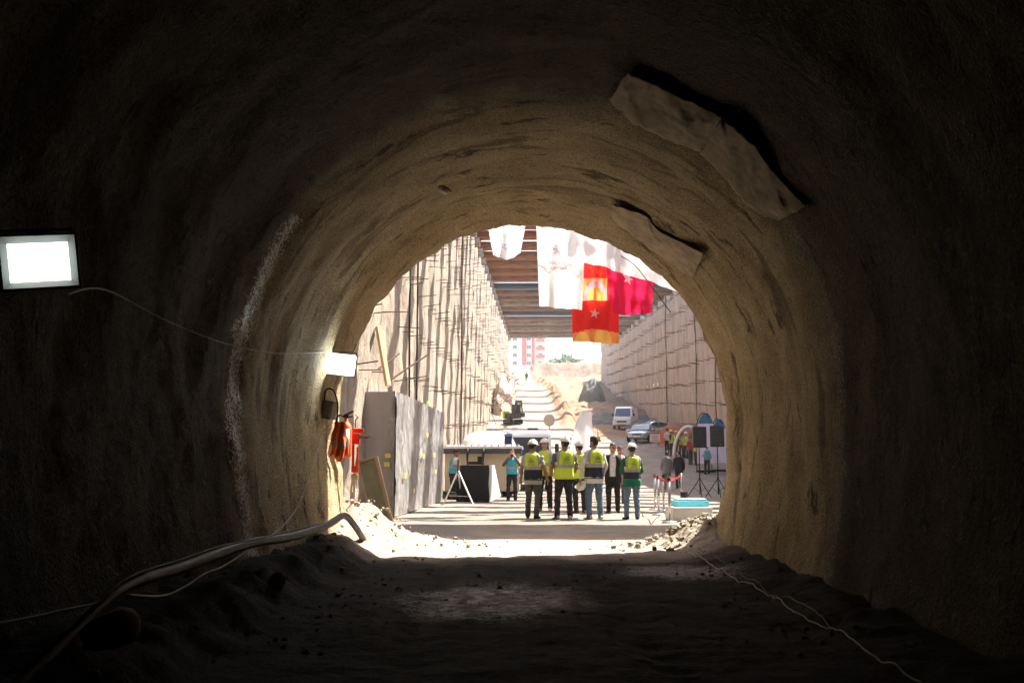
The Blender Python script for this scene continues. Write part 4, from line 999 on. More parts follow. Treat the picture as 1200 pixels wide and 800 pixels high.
    for i in range(nv_):                                    # soft cloth folds
        x, y, z = co[3 * i:3 * i + 3]; k = .017 * noise.noise(Vector((x * 9 + px, y * 9, z * 14))) if .12 < z < 1.42 else 0
        for c in range(3): co[3 * i + c] = (co[3 * i + c] + no[3 * i + c] * k) * S
    new.vertices.foreach_set('co', co); new.update()
    new.name = 'body'; link('body', new, root)
    def child(mbx, name, mats, parent=root, smooth=True):
        for i, v in enumerate(mbx.v): mbx.v[i] = tuple(Vector(v) * S)
        return mbx.build(name, mats, parent, smooth)
    def shell(z0, z1, grow, rowz, mfun, name, mats, skip=None, flare=0):
        m2 = MB(); rg = []; n2 = 40
        for z in rowz:
            a, b, y0 = torso_at(z, grow); fl = flare * max(0, (1.0 - z) / .3)
            rg.append([L_(p + Vector((.006 * math.sin(k * 1.9 + z * 11), .006 * math.cos(k * 1.3 + z * 9), 0))) for k, p in enumerate(ell(z, a * wide + fl, b * wide + fl, y0, n2))])
        m2.loft(rg, True, False, 0, mfun)
        if skip:
            keep = [i for i in range(len(m2.f)) if not skip(i // n2, i % n2)]
            m2.f = [m2.f[i] for i in keep]; m2.m = [m2.m[i] for i in keep]
        return solid(child(m2, name, mats), .008, 1)
    n2 = 40
    def sidecol(j): t = (j + .5) / n2 * 4; t = abs((t % 2) - 1); return t          # 1 at the sides (x axis), 0 front/back
    zs = [.80, .86, .92, .98, 1.04, 1.10, 1.13, 1.18, 1.23, 1.28, 1.33, 1.37, 1.405, 1.43, 1.455, 1.475]
    if vest:
        hem = {'two': 1, 'plain': 1, 'blue': 2, 'orange': 1, 'green': 0}[vest]
        rz = zs[hem:]
        top, low = {'two': (0, 1), 'plain': (0, 0), 'blue': (3, 3), 'orange': (4, 4), 'green': (0, 1)}[vest]
        def mf(i, j):
            z = rz[i]
            if 1.09 < z < 1.15: return 2
            if z > 1.15 and .56 > sidecol(j) > .42: return 2
            return top if z > 1.12 else low
        shell(.8, 1.47, .026 + (.012 if jacket else 0), rz, mf, 'vest', [HIVIS, NAVY, REFL, SKYV, ORV], skip=lambda i, j: (rz[i] > 1.2 and sidecol(j) > .60) or rz[i] >= 1.455 and sidecol(j) < .2)
        if fine:
            m2 = MB()
            for k, (zz, w) in enumerate(((1.345, .05), (1.30, .13), (1.27, .10), (1.215, .15))):
                a, b, y0 = torso_at(zz, .042)
                x = -w / 2
                while x < w / 2:
                    l = rnd.uniform(.008, .024); m2.box(L_((x + l / 2, y0 - b * wide * (1 - (abs(x) / .26) ** 3) , zz)), (l, .006, .017)); x += l + .007
            tag(child(m2, 'back_print', PRINT, root, False), kind='stuff')
    if jacket:
        rz = [.72, .78] + zs[1:]
        fr = jacket[1]
        shell(.72, 1.47, .018, rz, lambda i, j: 0, 'jacket', [F[jacket[0]]], skip=(lambda i, j: (j + .5) / n2 > .25 - fr and (j + .5) / n2 < .25 + fr) if fr else None, flare=.01)
    if long_top:
        rz = [.76, .79, .82, .85, .89, .94]
        shell(.7, .94, .02, rz, lambda i, j: 0, 'shirt_tail', [F[shirt]], flare=long_top)
    if helmet:
        m2 = MB(); rg = []
        for k in range(8):
            a = math.pi / 2 * k / 7.2; rg.append([H((.112 * math.cos(a) * math.cos(b), .004 + .135 * math.cos(a) * math.sin(b), .035 + .118 * math.sin(a))) for b in [2 * math.pi * j / 24 for j in range(24)]])
        m2.loft(rg); hm = child(m2, 'helmet', HELMY if helmet == 'yellow' else HELM)
        m2 = MB(); m2.loft([[H((r_ * .118 * math.cos(b), .012 + r_ * (.142 + (.045 if math.sin(b) > .2 else 0) * max(0, math.sin(b))) * math.sin(b), .038 - .012 * (r_ - .9))) for b in [2 * math.pi * j / 24 for j in range(24)]] for r_ in (.86, 1.08)], True, False)
        solid(child(m2, 'brim', HELMY if helmet == 'yellow' else HELM, hm), .006)
        if fine:
            m2 = MB(); m2.rbox(H((0, .004, .15)), (.03, .2, .018), .006); child(m2, 'ridge', HELM, hm)
            m2 = MB(); m2.tube([H((.098 * math.cos(b), .0 + .112 * math.sin(b), -.005)) for b in [math.pi + math.pi * j / 12 for j in range(13)]], .012, 6); child(m2, 'headband', NAVY, hm)
    if hair:
        m2 = MB(); rg = []
        for k in range(9):
            t = k / 8; z = -.075 + .205 * t
            w = .079 * math.sqrt(max(.02, 1 - (abs(z - .015) / .142) ** 2.4)) + .008; dd = .098 * math.sqrt(max(.02, 1 - (abs(z - .02) / .145) ** 2.4)) + .008
            rg.append([H((w * math.cos(a), dd * math.sin(a) - (.004 if z < .06 else 0), z)) for a in [2 * math.pi * j / 24 for j in range(24)]])
        m2.loft(rg)
        keep = [i for i in range(len(m2.f)) if len(m2.f[i]) > 4 or not (i // 24 < 6 and 1 <= (i % 24) <= 10 or i // 24 < 3 and (i % 24 <= 1 or i % 24 >= 22 or 10 <= i % 24 <= 13))]
        m2.f = [m2.f[i] for i in keep]; m2.m = [0] * len(m2.f)
        child(m2, 'hair', HAIR)
    if beard:
        m2 = MB(); m2.ball(H((0, .06, -.088)), (.058, .045, .04), 12, 8); child(m2, 'beard', HAIR)
    return root

GF = 'people standing in the tunnel mouth'
person(625, 607, -16, 'person in two-tone yellow vest, white helmet and grey jeans, leftmost of the front group', 'sage', 'grey_jeans', 'black', .35, 'two', 'white', True, None, SKIN2, 1.73, ((-.15, .06), (.10, -.10)), {'l': ((-.27, -.02, 1.12), (-.30, .03, .86)), 'r': ((.27, .02, 1.12), (.30, .12, .90))}, long_top=.01, wide=1.06, group=GF, lean=(-.02, .03), head=(-14, -6))
person(639, 598, 165, 'person in white helmet and yellow vest facing the camera behind the leftmost pair', 'white', 'black', 'pale_shoe', .5, 'plain', 'white', True, None, SKIN, 1.84, ((-.14, .05), (.14, .0)), {'l': ((-.25, .0, 1.13), (-.20, .16, .98)), 'r': ((.25, .0, 1.13), (.18, .17, 1.0))}, head=(-15, 0), group=GF)
person(661, 608, 14, 'person in plain yellow vest, white helmet and navy trousers amid the front group', 'slate', 'navy_tr', 'pale_shoe', .42, 'plain', 'white', True, None, SKIN2, 1.80, ((-.15, .03), (.14, .0)), {'l': ((-.28, .02, 1.13), (-.24, .18, .98)), 'r': ((.28, .02, 1.12), (.25, .16, .95))}, wide=1.12, group=GF, lean=(.025, -.01), head=(18, 4))
person(679, 601, 20, 'person in white helmet and yellow vest half hidden behind the middle of the front group', 'dark_shirt', 'black', 'brown_shoe', 1, 'plain', 'white', True, None, SKIN, 1.74, ((-.08, .0), (.12, -.05)), group=GF, head=(25, 0))
w5 = person(697, 608, 22, 'bareheaded person in white shirt, two-tone vest and blue jeans holding a helmet', 'white', 'jeans', 'pale_shoe', 1, 'two', None, True, None, SKIN2, 1.82, ((-.12, .02), (.13, -.03)), {'l': ((-.29, -.01, 1.12), (-.30, .06, .86)), 'r': ((.27, .0, 1.12), (.26, .12, .92))}, long_top=.012, wide=1.05, head=(22, 0), beard=True, group=GF)
person(719, 600, 172, 'person in open black suit and white shirt facing the camera between the vests', 'white', 'black', 'black', .3, None, None, True, ('black', .06), SKIN, 1.70, ((-.11, .02), (.12, .06)), {'l': ((-.26, -.04, 1.12), (-.25, .02, .86)), 'r': ((.26, -.03, 1.12), (.26, .04, .86))}, head=(-12, 0), wide=1.1, group=GF)
person(741, 608, 12, 'person in green hooded top, vest and white helmet, rightmost of the front group', 'green', 'jeans', 'black', 1, 'two', 'white', True, None, SKIN, 1.66, ((-.14, .0), (.11, -.06)), {'l': ((-.24, .04, 1.14), (-.17, .20, 1.05)), 'r': ((.25, .02, 1.13), (.19, .20, 1.02))}, long_top=.035, group=GF, lean=(.02, .02), head=(-10, -10))
m2 = MB(); 
hd = bpy.data.objects[-1] if False else None
person(727, 590, 175, 'person in orange vest behind the suited person in the front group', 'beige', 'grey_jeans', 'black', 1, 'orange', None, True, None, SKIN, 1.72, fine=True, group=GF)
person(600, 587, 178, 'person in sky-blue vest raising a camera to the eyes, left of the front group', 'olive', 'black', 'black', .9, 'blue', None, True, None, SKIN, 1.74, ((-.12, .02), (.13, .0)), {'l': ((-.29, .12, 1.22), (-.07, .17, 1.56)), 'r': ((.29, .12, 1.22), (.07, .17, 1.56))}, group='people in blue vests', beard=True)
person(530, 585, -70, 'person in sky-blue vest bending over the black covered table', 'white', 'black', 'black', .4, 'blue', None, True, None, SKIN2, 1.72, ((-.08, .0), (.10, .05)), {'l': ((-.2, .2, 1.15), (-.12, .38, 1.02)), 'r': ((.2, .2, 1.15), (.12, .38, 1.02))}, head=(0, -28), lean=(0, .10), group='people in blue vests', beard=True)
person(782, 573, -6, 'person in grey suit walking away past the stanchions', 'grey_suit', 'grey_suit', 'black', .95, None, None, True, ('grey_suit', 0), SKIN, 1.76, ((-.09, .12), (.10, -.12)), group='people walking away')
person(796, 572, 4, 'person in black suit walking away beside the grey suit', 'black', 'black', 'black', .95, None, None, True, ('black', 0), SKIN, 1.78, ((-.10, -.08), (.10, .12)), head=(35, 0), group='people walking away')
person(829, 557, 172, 'person in sky-blue vest and white cap walking under the loudspeakers', 'white', 'black', 'pale_shoe', .5, 'blue', 'white', True, None, SKIN, 1.75, ((-.06, .18), (.10, -.16)), {'l': ((-.26, .0, 1.13), (-.20, .16, .95)), 'r': ((.26, .02, 1.15), (.15, .2, 1.2))}, group='people in blue vests')
GC = 'crowd by the right wall'
crowd = [(782, 531, 30, 'white', 'black', None, 'bareheaded person in white shirt at the left end of the crowd'), (787, 534, 60, 'dark_shirt', 'navy_tr', 'yellow', 'person in yellow vest and yellow helmet nearest the red fence'),
         (793, 535, 90, 'olive', 'black', 'yellow', 'second yellow-helmeted person from the left in the crowd'), (799, 536, 150, 'slate', 'navy_tr', 'yellow', 'yellow-helmeted person in the middle of the crowd'),
         (804, 537, 200, 'beige', 'black', 'white', 'white-helmeted person in yellow vest in the crowd'), (809, 544, 220, 'white', 'grey_jeans', None, 'person in white shirt and red sash-like apron in the crowd'),
         (817, 545, 180, 'dark_shirt', 'navy_tr', 'white', 'person in yellow vest seen below the left loudspeaker')]
for i, (px, py, fc, sh, tr, hl, lb) in enumerate(crowd):
    person(px, py, fc, lb, 'red' if i == 5 else sh, tr, 'black', .6, None if i in (0, 5) else 'plain', hl, True, None, SKIN2, 1.74, fine=False, group=GC)
person(617, 447, 20, 'tiny dark figure walking far up the white ramp', 'dark_shirt', 'black', 'black', 1, None, None, True, None, SKIN2, 1.75, ((-.08, .14), (.08, -.14)), fine=False)
# the helmet held by the bareheaded person
hp = w5.matrix_basis @ Vector((-.31, .10, .74)); hp = w5.location + Matrix.Rotation(R(22), 3, 'Z') @ Vector((-.31, .08, .76))
hh = empty('safety_helmet', hp, 0, 'white safety helmet held low by the bareheaded person in the front group', 'helmet')
q = Matrix.Rotation(R(200), 3, 'X') @ Matrix.Rotation(R(25), 3, 'Y')
mb = MB(); mb.loft([[q @ Vector((.125 * math.cos(a) * math.cos(b), .145 * math.cos(a) * math.sin(b), .125 * math.sin(a))) for b in [2 * math.pi * j / 24 for j in range(24)]] for a in [math.pi / 2 * k / 7.2 for k in range(8)]], True, False); solid(mb.build('shell', HELM, hh, True), .006)
mb = MB(); mb.loft([[q @ Vector((r_ * .125 * math.cos(b), r_ * (.145 + .04 * max(0, math.sin(b))) * math.sin(b), 0)) for b in [2 * math.pi * j / 24 for j in range(24)]] for r_ in (.95, 1.12)], True, False); solid(mb.build('brim', HELM, hh, True), .006)

# ------------------------------------------------------------------ stanchions with red belt
M_CHR = mat('polished_steel', (.62, .61, .60), (.55, .54, .53), .25, 10, metal=.9)
posts = []
for (px, py, lb) in ((785, 612, 'nearest steel stanchion post'), (772, 603, 'second steel stanchion post at the left corner of the red belt'), (768, 597, 'third steel stanchion post behind the left corner'), (778, 598, 'far steel stanchion post behind the nearest one')):
    p = foot(px, py); posts.append(p)
    r = empty('stanchion', p, 0, lb + ' beside the green-topped person', 'stanchion', 'belt stanchions')
    mb = MB(); mb.loft([[(a_ * math.cos(t), a_ * math.sin(t), z) for t in [k * math.pi / 12 for k in range(24)]] for a_, z in ((.17, 0), (.17, .012), (.15, .03), (.04, .045), (.03, .05))]); mb.build('base', M_CHR, r, True)
    mb = MB(); mb.tube([(0, 0, .04), (0, 0, .88)], .032, 14); mb.build('post', M_CHR, r, True)
    mb = MB(); mb.tube([(0, 0, .86), (0, 0, .95)], .038, 14); mb.build('cassette', M_BLK, r, True)
M_BELT = mat('red_belt', (.62, .03, .035), (.55, .025, .03), .7)
for a, b, lb in ((posts[0], posts[1], 'short red belt between the two front stanchions'), (posts[1], posts[2], 'red belt turning back between the left stanchions'), (posts[0], foot(799, 588), 'red belt running back to the right from the nearest stanchion')):
    mb = MB(); mb.grid(lambda u, v: a.lerp(b, u) + Vector((0, 0, .93 - .055 * v - .05 * math.sin(math.pi * u))), 12, 1); tag(solid(mb.build('belt', M_BELT), .004), lb, 'belt', 'red belts')
p = foot(799, 588)
r = empty('stanchion', p, 0, 'grey stanchion post at the far right end of the red belt', 'stanchion', 'belt stanchions')
mb = MB(); mb.tube([(0, 0, .0), (0, 0, .95)], .03, 12); mb.build('post', M_CHR, r, True)
mb = MB(); mb.loft([[(a_ * math.cos(t), a_ * math.sin(t), z) for t in [k * math.pi / 12 for k in range(24)]] for a_, z in ((.17, 0), (.15, .03), (.03, .05))]); mb.build('base', M_CHR, r, True)

# ------------------------------------------------------------------ loudspeakers on tripods, platform
def speaker(px, py, pz, rz, lb, w=.53, h=.80):
    p = foot(px, py); zc = P(px, pz, p.y).z
    st_ = empty('speaker_stand', p, 0, 'black tripod stand under the ' + lb + ' loudspeaker', 'stand', 'speaker stands')
    mb = MB(); mb.tube([(0, 0, .12), (0, 0, zc - h / 2 - p.z)], .022, 10); mb.build('pole', M_BLK, st_, True)
    mb = MB(); mb.tube([(0, 0, .68), (0, 0, .78)], .04, 10); mb.build('collar', M_BLK, st_, True)
    for k in range(3):
        a = k * 2.094 + .5; mb = MB(); mb.tube([(0, 0, .74), (math.cos(a) * .52, math.sin(a) * .52, .02)], .016, 8); lg = mb.build('leg', M_BLK, st_, True)
        mb = MB(); mb.tube([(math.cos(a) * .25, math.sin(a) * .25, .39), (0, 0, .2)], .009, 6); mb.build('brace', M_BLK, lg)
    s_ = empty('loudspeaker', (p.x, p.y, zc), rz, lb + ' black loudspeaker on a tripod right of the mouth', 'loudspeaker', 'loudspeakers')
    mb = MB(); rr_ = []
    for z in (-h / 2, -h / 2 + .03, h / 2 - .03, h / 2):
        k = .94 if abs(z) == h / 2 else 1
        rr_.append([(x * k, y * k, z) for x, y in ((-w / 2, -.02), (-w / 2, -.15), (-w / 2 + .05, -.18), (w / 2 - .05, -.18), (w / 2, -.15), (w / 2, -.02), (w / 4, .17), (-w / 4, .17))])
    mb.loft(rr_); mb.build('cabinet', mat('speaker_black', (.018, .022, .02), (.012, .014, .013), .55, 20, .3, 60), s_)
    mb = MB(); mb.rbox((0, -.186, 0), (w * .86, .014, h * .9), .006); mb.build('grille', mat('speaker_grille', (.03, .035, .032), (.015, .018, .016), .6, 90), s_)
    for z, r_ in ((h * .22, .06), (-h * .14, .12)):
        mb = MB(); mb.tube([(r_ * math.cos(t), -.195, z + r_ * math.sin(t)) for t in [k * math.pi / 10 for k in range(21)]], .006, 5); mb.build('driver_ring', mat('driver_grey', (.09, .11, .10)), s_)
    mb = MB(); mb.box((w * .2, -.196, -h * .40), (.05, .004, .012)); mb.build('badge', mat('badge_green', (.25, .42, .33)), s_)
speaker(820.5, 583, 512, R(6), 'left'); speaker(842, 583, 511, R(-8), 'right')
p = foot(812, 611)
r = empty('platform', (p.x - .02, p.y + .45, p.z), R(5), 'low white platform with a cyan front edge below the loudspeakers', 'platform')
mb = MB(); mb.rbox((0, 0, .15), (.85, .8, .3), .02); mb.build('base', M_WHT, r)
mb = MB(); mb.rbox((.06, .12, .36), (.7, .6, .13), .015); mb.build('cyan_box', mat('cyan_paint', (.10, .55, .66), (.09, .48, .58), .6, 6), r)
mb = MB(); mb.rbox((.06, .12, .445), (.62, .52, .05), .015); mb.build('pale_top', mat('pale_cyan', (.66, .80, .82)), r)
mb = MB(); mb.rbox((.02, .1, .55), (.16, .12, .14), .03); mb.tube([(.02, .1, .55), (.02, -.02, .57)], .04, 10); tag(mb.build('camera_body', M_BLK, None, False, (p.x - .1, p.y + .55, p.z + .0)), 'small black camera on the cyan platform', 'camera')

# ------------------------------------------------------------------ tear-drop banners and arch tent by the right wall
M_FB = cloth('pale_flag', (.72, .66, .80), .4); M_FBB = cloth('flag_blue', (.06, .18, .34), .4)
for px, py, top, w, lb in ((827, 553, 484, 1.05, 'tall pale feather banner with a blue top behind the left loudspeaker'), (843, 552, 491, .9, 'pale feather banner half hidden by the right edge of the mouth')):
    p = foot(px, py); H_ = P(px, top, p.y).z - p.z
    r = empty('feather_banner', p, R(4), lb, 'banner', 'feather banners')
    mb = MB(); mb.tube(spline([(-w / 2, 0, 0), (-w / 2, 0, H_ * .55), (-w * .42, 0, H_ * .85), (-w * .1, 0, H_ + .02), (w * .35, 0, H_ * .93)], 6), .025, 6); mb.build('pole', M_BLK, r)
    mb = MB()
    def fn(u, v):
        z = .5 + (H_ - .5) * v; wl2 = -w / 2 + .03 + w * .42 * max(0, (v - .6) / .4) ** 2.2; wr2 = w / 2 - w * .3 * max(0, (v - .75) / .25) ** 2
        return (wl2 + (wr2 - wl2) * u, .05 * math.sin(u * 6 + v * 4), z)
    mb.grid(fn, 12, 24, 0, lambda i, j: 1 if j > 18 else 0); mb.build('cloth', [M_FB, M_FBB], r, True)
    mb = MB(); mb.box((0, 0, .06), (w, .5, .12)); mb.build('foot', M_BLK, r)
p = foot(808, 541); p.y += 2
r = empty('arch_tent', (p.x + .3, p.y, G(p.x, p.y)), 0, 'low white arch-shaped tent behind the crowd', 'tent')
mb = MB(); mb.grid(lambda u, v: (-1.0 * math.cos(math.pi * u), 1.2 * v, 2.1 * math.sin(math.pi * u)), 20, 4); solid(mb.build('cover', M_WB, r, True), .02)
mb = MB()
mb.tube([(-1.02 * math.cos(math.pi * k / 20), -.03, 2.12 * math.sin(math.pi * k / 20)) for k in range(21)], .1, 8); mb.build('front_rib', M_WHT, r, True)

# ------------------------------------------------------------------ equipment trailer, table, tripod on the left
TY = 38.5
x0, x1 = P(519, 540, TY).x, P(611, 540, TY).x
zt = P(560, 529, TY).z; zr = P(560, 516, TY).z
tr = empty('site_trailer', ((x0 + x1) / 2, TY + 1.1, G((x0 + x1) / 2, TY)), 0, 'cream site trailer with a white ribbed roof and dark gutter left of the group', 'trailer')
z0 = G((x0 + x1) / 2, TY); w = x1 - x0
mb = MB(); mb.rbox((0, 0, (zt - z0) / 2 + .1), (w - .15, 2.2, zt - z0 - .2), .04); mb.build('body', mat('cream_paint', (.62, .53, .40), (.56, .48, .36), .7, 3), tr)
mb = MB(); mb.rbox((0, -.1, zt - z0 + .02), (w, 2.7, .20), .02); mb.build('gutter', mat('gutter_dark', (.06, .065, .07), (.04, .045, .05), .5, 6), tr)
mb = MB(); mb.rbox((0, 0, zt - z0 + .16), (w + .1, 2.9, .10), .02); mb.build('roof', M_WHT, tr)
rib = MB(); rib.box((0, 0, .03), (.05, 2.85, .07)); rm = rib.mesh('roof_rib', M_WHT)
for k in range(12): link('roof_rib', rm, tr, (-w / 2 + .12 + (w - .24) * k / 11, 0, zt - z0 + .22))
for xx in (-.45, .05):
    mb = MB(); mb.tube([(xx * w * .4, -1.5, zt - z0 + .12), (xx * w * .4, -1.5, zt - z0 - .1), (xx * w * .4, -1.45, zt - z0 - .52)], [.045, .05, .018], 8); mb.build('hanging_lamp', M_BLK, tr, True)
mb = MB(); mb.rbox((w * .33, -.9, zt - z0 + .45), (.30, .3, .34), .02); o = mb.build('roof_unit', mat('unit_dark', (.05, .05, .08)), tr)
mb = MB(); mb.rbox((w * .33, -.9, zt - z0 + .64), (.32, .32, .1), .02); mb.build('lid', mat('unit_blue', (.10, .22, .48)), o)
wh = MB(); wh.tube([(0, -.12, 0), (0, .12, 0)], .3, 16); whm = wh.mesh('wheel', M_BLK)
for sx in (-.32, .32): link('wheel', whm, tr, (sx * w, -.75, .3)).rotation_euler = (0, 0, 0)
# covered table
p = foot(556, 588)
r = empty('covered_table', (p.x + .02, p.y + .45, p.z), R(-8), 'equipment table draped in black cloth in front of the cream trailer', 'table')
mb = MB(); mb.grid(lambda u, v: ((-.43 + .86 * u) * (1 + .03 * v) + .012 * math.sin(v * 9), -.42 - .012 * math.sin(u * 22) * v - .02 * v, .93 * (1 - v)), 30, 10); mb.grid(lambda u, v: (-.43 + .86 * u, -.42 + .84 * v, .93), 6, 6)
mb.grid(lambda u, v: (-.43 * (1 + .03 * v) - .01 * math.sin(u * 20) * v, .42 - .84 * u, .93 * (1 - v)), 20, 10); mb.build('black_cloth', mat('black_drape', (.022, .022, .024), (.014, .014, .015), .9, 6, .3, 30), r, True)
mb = MB(); mb.grid(lambda u, v: (.43 + .02 * v + .16 * v * u, -.42 + .84 * u, .93 * (1 - v) + .12 * v * u), 12, 10); mb.build('pale_side_cloth', mat('pale_drape', (.46, .45, .43), None, .9, 5), r, True)
mb = MB(); mb.rbox((.0, .05, 1.0), (.5, .4, .1), .01); mb.rbox((.12, .1, 1.12), (.16, .06, .2), .01); r.scale = (1.22, 1.22, 1.27)
tag(mb.build('mixer', M_BLK, None, False, r.location + Vector((0, 0, .25))), 'black sound mixer lying on the draped table', 'mixer')
# tripod
pf = [foot(520, 590), foot(555, 592), foot(541, 586)]
ap = P(537, 551, (pf[0].y + pf[1].y) / 2)
r = empty('tripod', (0, 0, 0), 0, 'white tripod with a wooden pole standing before the draped table', 'tripod'); r.location = ((pf[0] + pf[1] + pf[2]) / 3)
for q in pf:
    mb = MB(); mb.tube([ap - r.location, q - r.location], [.028, .022], 6); mb.build('leg', M_WHT, r)
mb = MB(); mb.tube([ap - r.location - Vector((0, 0, .1)), ap - r.location + Vector((.01, 0, .33))], .04, 6); mb.build('pole', mat('brown_wood', (.20, .10, .06)), r)
a_, b_2 = ap.lerp(pf[0], .75) - r.location, ap.lerp(pf[1], .75) - r.location
mb = MB(); mb.tube([a_, b_2], .012, 6); mb.build('spreader', M_STEEL, r)
p = foot(526, 586); mb = MB()
rr = random.Random(12)
for k in range(7): mb.rbox((rr.uniform(-.25, .25), rr.uniform(-.2, .2), .08 + .05 * k * .5), (rr.uniform(.15, .4), .2, .12), .02, Matrix.Rotation(rr.uniform(0, 3), 3, 'Z'))
tag(mb.build('cable_case', M_BLK, None, False, p + Vector((.1, .5, 0))), 'heap of black cable cases at the foot of the white tripod', 'cases', kind='stuff')

# ------------------------------------------------------------------ vehicles
M_GLS = mat('car_glass', (.03, .04, .05), (.02, .028, .035), .08, 3, spec=.7); M_TYRE = mat('tyre', (.02, .02, .02), None, .85); M_RIM = mat('rim', (.4, .4, .42), None, .3, metal=.8)
M_LAMP = mat('head_lamp', (.7, .72, .75), None, .15); M_PLATE = mat('plate', (.75, .74, .7))
def wheel(parent, x, y, r_=.32, wd=.2):
    wv = empty_child = MB(); wv.tube([(-wd / 2, 0, 0), (wd / 2, 0, 0)], r_, 20); w_ = wv.build('wheel', M_TYRE, parent, False, (x, y, r_))
    q = MB(); q.tube([(-wd / 2 - .008, 0, 0), (wd / 2 + .008, 0, 0)], r_ * .62, 16); q.build('rim', M_RIM, w_)
def car(p, rz, paint, label):
    r = empty('car', p, rz, label, 'car', 'parked cars')       # nose to -Y
    pr = [(-2.12, .50, .34, .62), (-2.02, .74, .24, .72), (-1.6, .84, .20, .82), (-1.0, .87, .20, .90), (-.3, .88, .20, .93), (.6, .88, .20, .95), (1.3, .87, .22, .97), (1.85, .83, .26, .98), (2.08, .70, .36, .90), (2.12, .55, .45, .75)]
    rg = []
    for y, hw, zb, zt_ in pr:
        m_ = (zb + zt_) / 2
        rg.append([(-hw * .9, y, zb), (-hw, y, m_ - .08), (-hw, y, m_ + .08), (-hw * .93, y, zt_ - .03), (-hw * .75, y, zt_), (0, y, zt_ + .02), (hw * .75, y, zt_), (hw * .93, y, zt_ - .03), (hw, y, m_ + .08), (hw, y, m_ - .08), (hw * .9, y, zb), (0, y, zb - .02)])
    mb = MB(); mb.loft(rg); subsurf(mb.build('body', paint, r, True), 1)
    gh = [(-1.05, .74, .92, .93), (-.35, .66, .94, 1.36), (.1, .64, .95, 1.43), (.7, .64, .95, 1.42), (1.25, .66, .97, 1.28), (1.75, .72, .98, 1.0)]
    mb = MB(); mb.loft([[(-.80, y, zb), (-hw, y, zt_ - .03), (-hw * .8, y, zt_), (hw * .8, y, zt_), (hw, y, zt_ - .03), (.80, y, zb)] for y, hw, zb, zt_ in gh]); mb.build('roof', paint, r, True)
    ws = MB(); ws.add([(-.70, -1.02, .965), (.70, -1.02, .965), (.57, -.40, 1.345), (-.57, -.40, 1.345)], [(0, 1, 2, 3)]); solid(ws.build('windscreen', M_GLS, r), .02, 1)
    for s in (-1, 1):
        q = MB(); q.add([(s * .80, -.82, 1.0), (s * .80, .22, 1.0), (s * .685, .22, 1.37), (s * .685, -.25, 1.34)], [(0, 1, 2, 3)]); q.add([(s * .80, .28, 1.0), (s * .80, 1.30, 1.02), (s * .70, 1.08, 1.27), (s * .685, .28, 1.37)], [(0, 1, 2, 3)]); solid(q.build('side_windows', M_GLS, r), .03)
        q = MB(); q.ball((s * .60, -2.02, .64), (.19, .10, .085), 10, 6); q.build('headlight', M_LAMP, r, True)
        q = MB(); q.ball((s * .95, -.72, 1.0), (.10, .06, .07), 8, 6); q.build('mirror', paint, r, True)
        for y in (-1.35, 1.35): wheel(r, s * .80, y)
    q = MB(); q.rbox((0, -2.13, .56), (.75, .05, .11), .02); q.build('grille', M_BLK, r)
    q = MB(); q.rbox((0, -2.16, .42), (.5, .02, .11), .004); q.build('number_plate', M_PLATE, r)
    return r
M_SIL = mat('silver_paint', (.42, .47, .52), (.40, .45, .50), .25, 2, metal=.4, coat=.6)
M_WHP = mat('white_paint', (.72, .73, .74), (.70, .71, .72), .3, 2, coat=.5)
p = foot(753, 518); car(p, R(-18), M_SIL, 'silver car parked in front by the right wall')
p2 = foot(765, 516); car(Vector((p2.x + .3, p2.y + 3.4, G(p2.x + .3, p2.y + 3.4))), R(-62), mat('pale_silver', (.55, .60, .65), (.53, .58, .63), .25, 2, metal=.4, coat=.6), 'second silver car parked behind the front one at an angle')
def van(p, rz, label):
    r = empty('van', p, rz, label, 'van')
    st_ = [(-2.5, .80, .35, .85, .70), (-2.42, .92, .28, 1.05, .80), (-1.75, .96, .25, 1.18, .9), (-1.15, .97, .25, 2.05, .84), (-.9, .97, .25, 2.2, .84), (2.4, .97, .28, 2.25, .86), (2.5, .94, .34, 2.18, .84)]
    mb = MB(); mb.loft([[(-hw, y, zb), (-hw, y, (zb + zt_) * .5), (-tw, y, zt_ - .05), (-tw * .85, y, zt_), (tw * .85, y, zt_), (tw, y, zt_ - .05), (hw, y, (zb + zt_) * .5), (hw, y, zb)] for y, hw, zb, zt_, tw in st_]); mb.build('body', M_WHP, r)
    q = MB(); q.add([(-.80, -1.80, 1.22), (.80, -1.80, 1.22), (.72, -1.22, 1.98), (-.72, -1.22, 1.98)], [(0, 1, 2, 3)]); solid(q.build('windscreen', M_GLS, r), .03, 1)
    for s in (-1, 1):
        q = MB(); q.add([(s * .965, -1.45, 1.25), (s * .955, -.45, 1.25), (s * .89, -.45, 1.85), (s * .90, -1.05, 1.85)], [(0, 1, 2, 3)]); solid(q.build('door_window', M_GLS, r), .03)
        q = MB(); q.ball((s * .68, -2.46, .78), (.16, .06, .11), 10, 6); q.build('headlight', M_LAMP, r, True)
        q = MB(); q.rbox((s * 1.08, -1.35, 1.35), (.16, .08, .26), .02); q.build('mirror', M_BLK, r)
        for y in (-1.6, 1.6): wheel(r, s * .86, y, .34)
    q = MB(); q.rbox((0, -2.5, .62), (1.0, .06, .16), .02); q.build('grille', M_BLK, r)
    q = MB(); q.rbox((0, -2.52, .42), (.52, .03, .11), .005); q.build('number_plate', M_PLATE, r)
p = foot(733, 502); van(p, R(-14), 'white van parked on the slope by the far right wall')
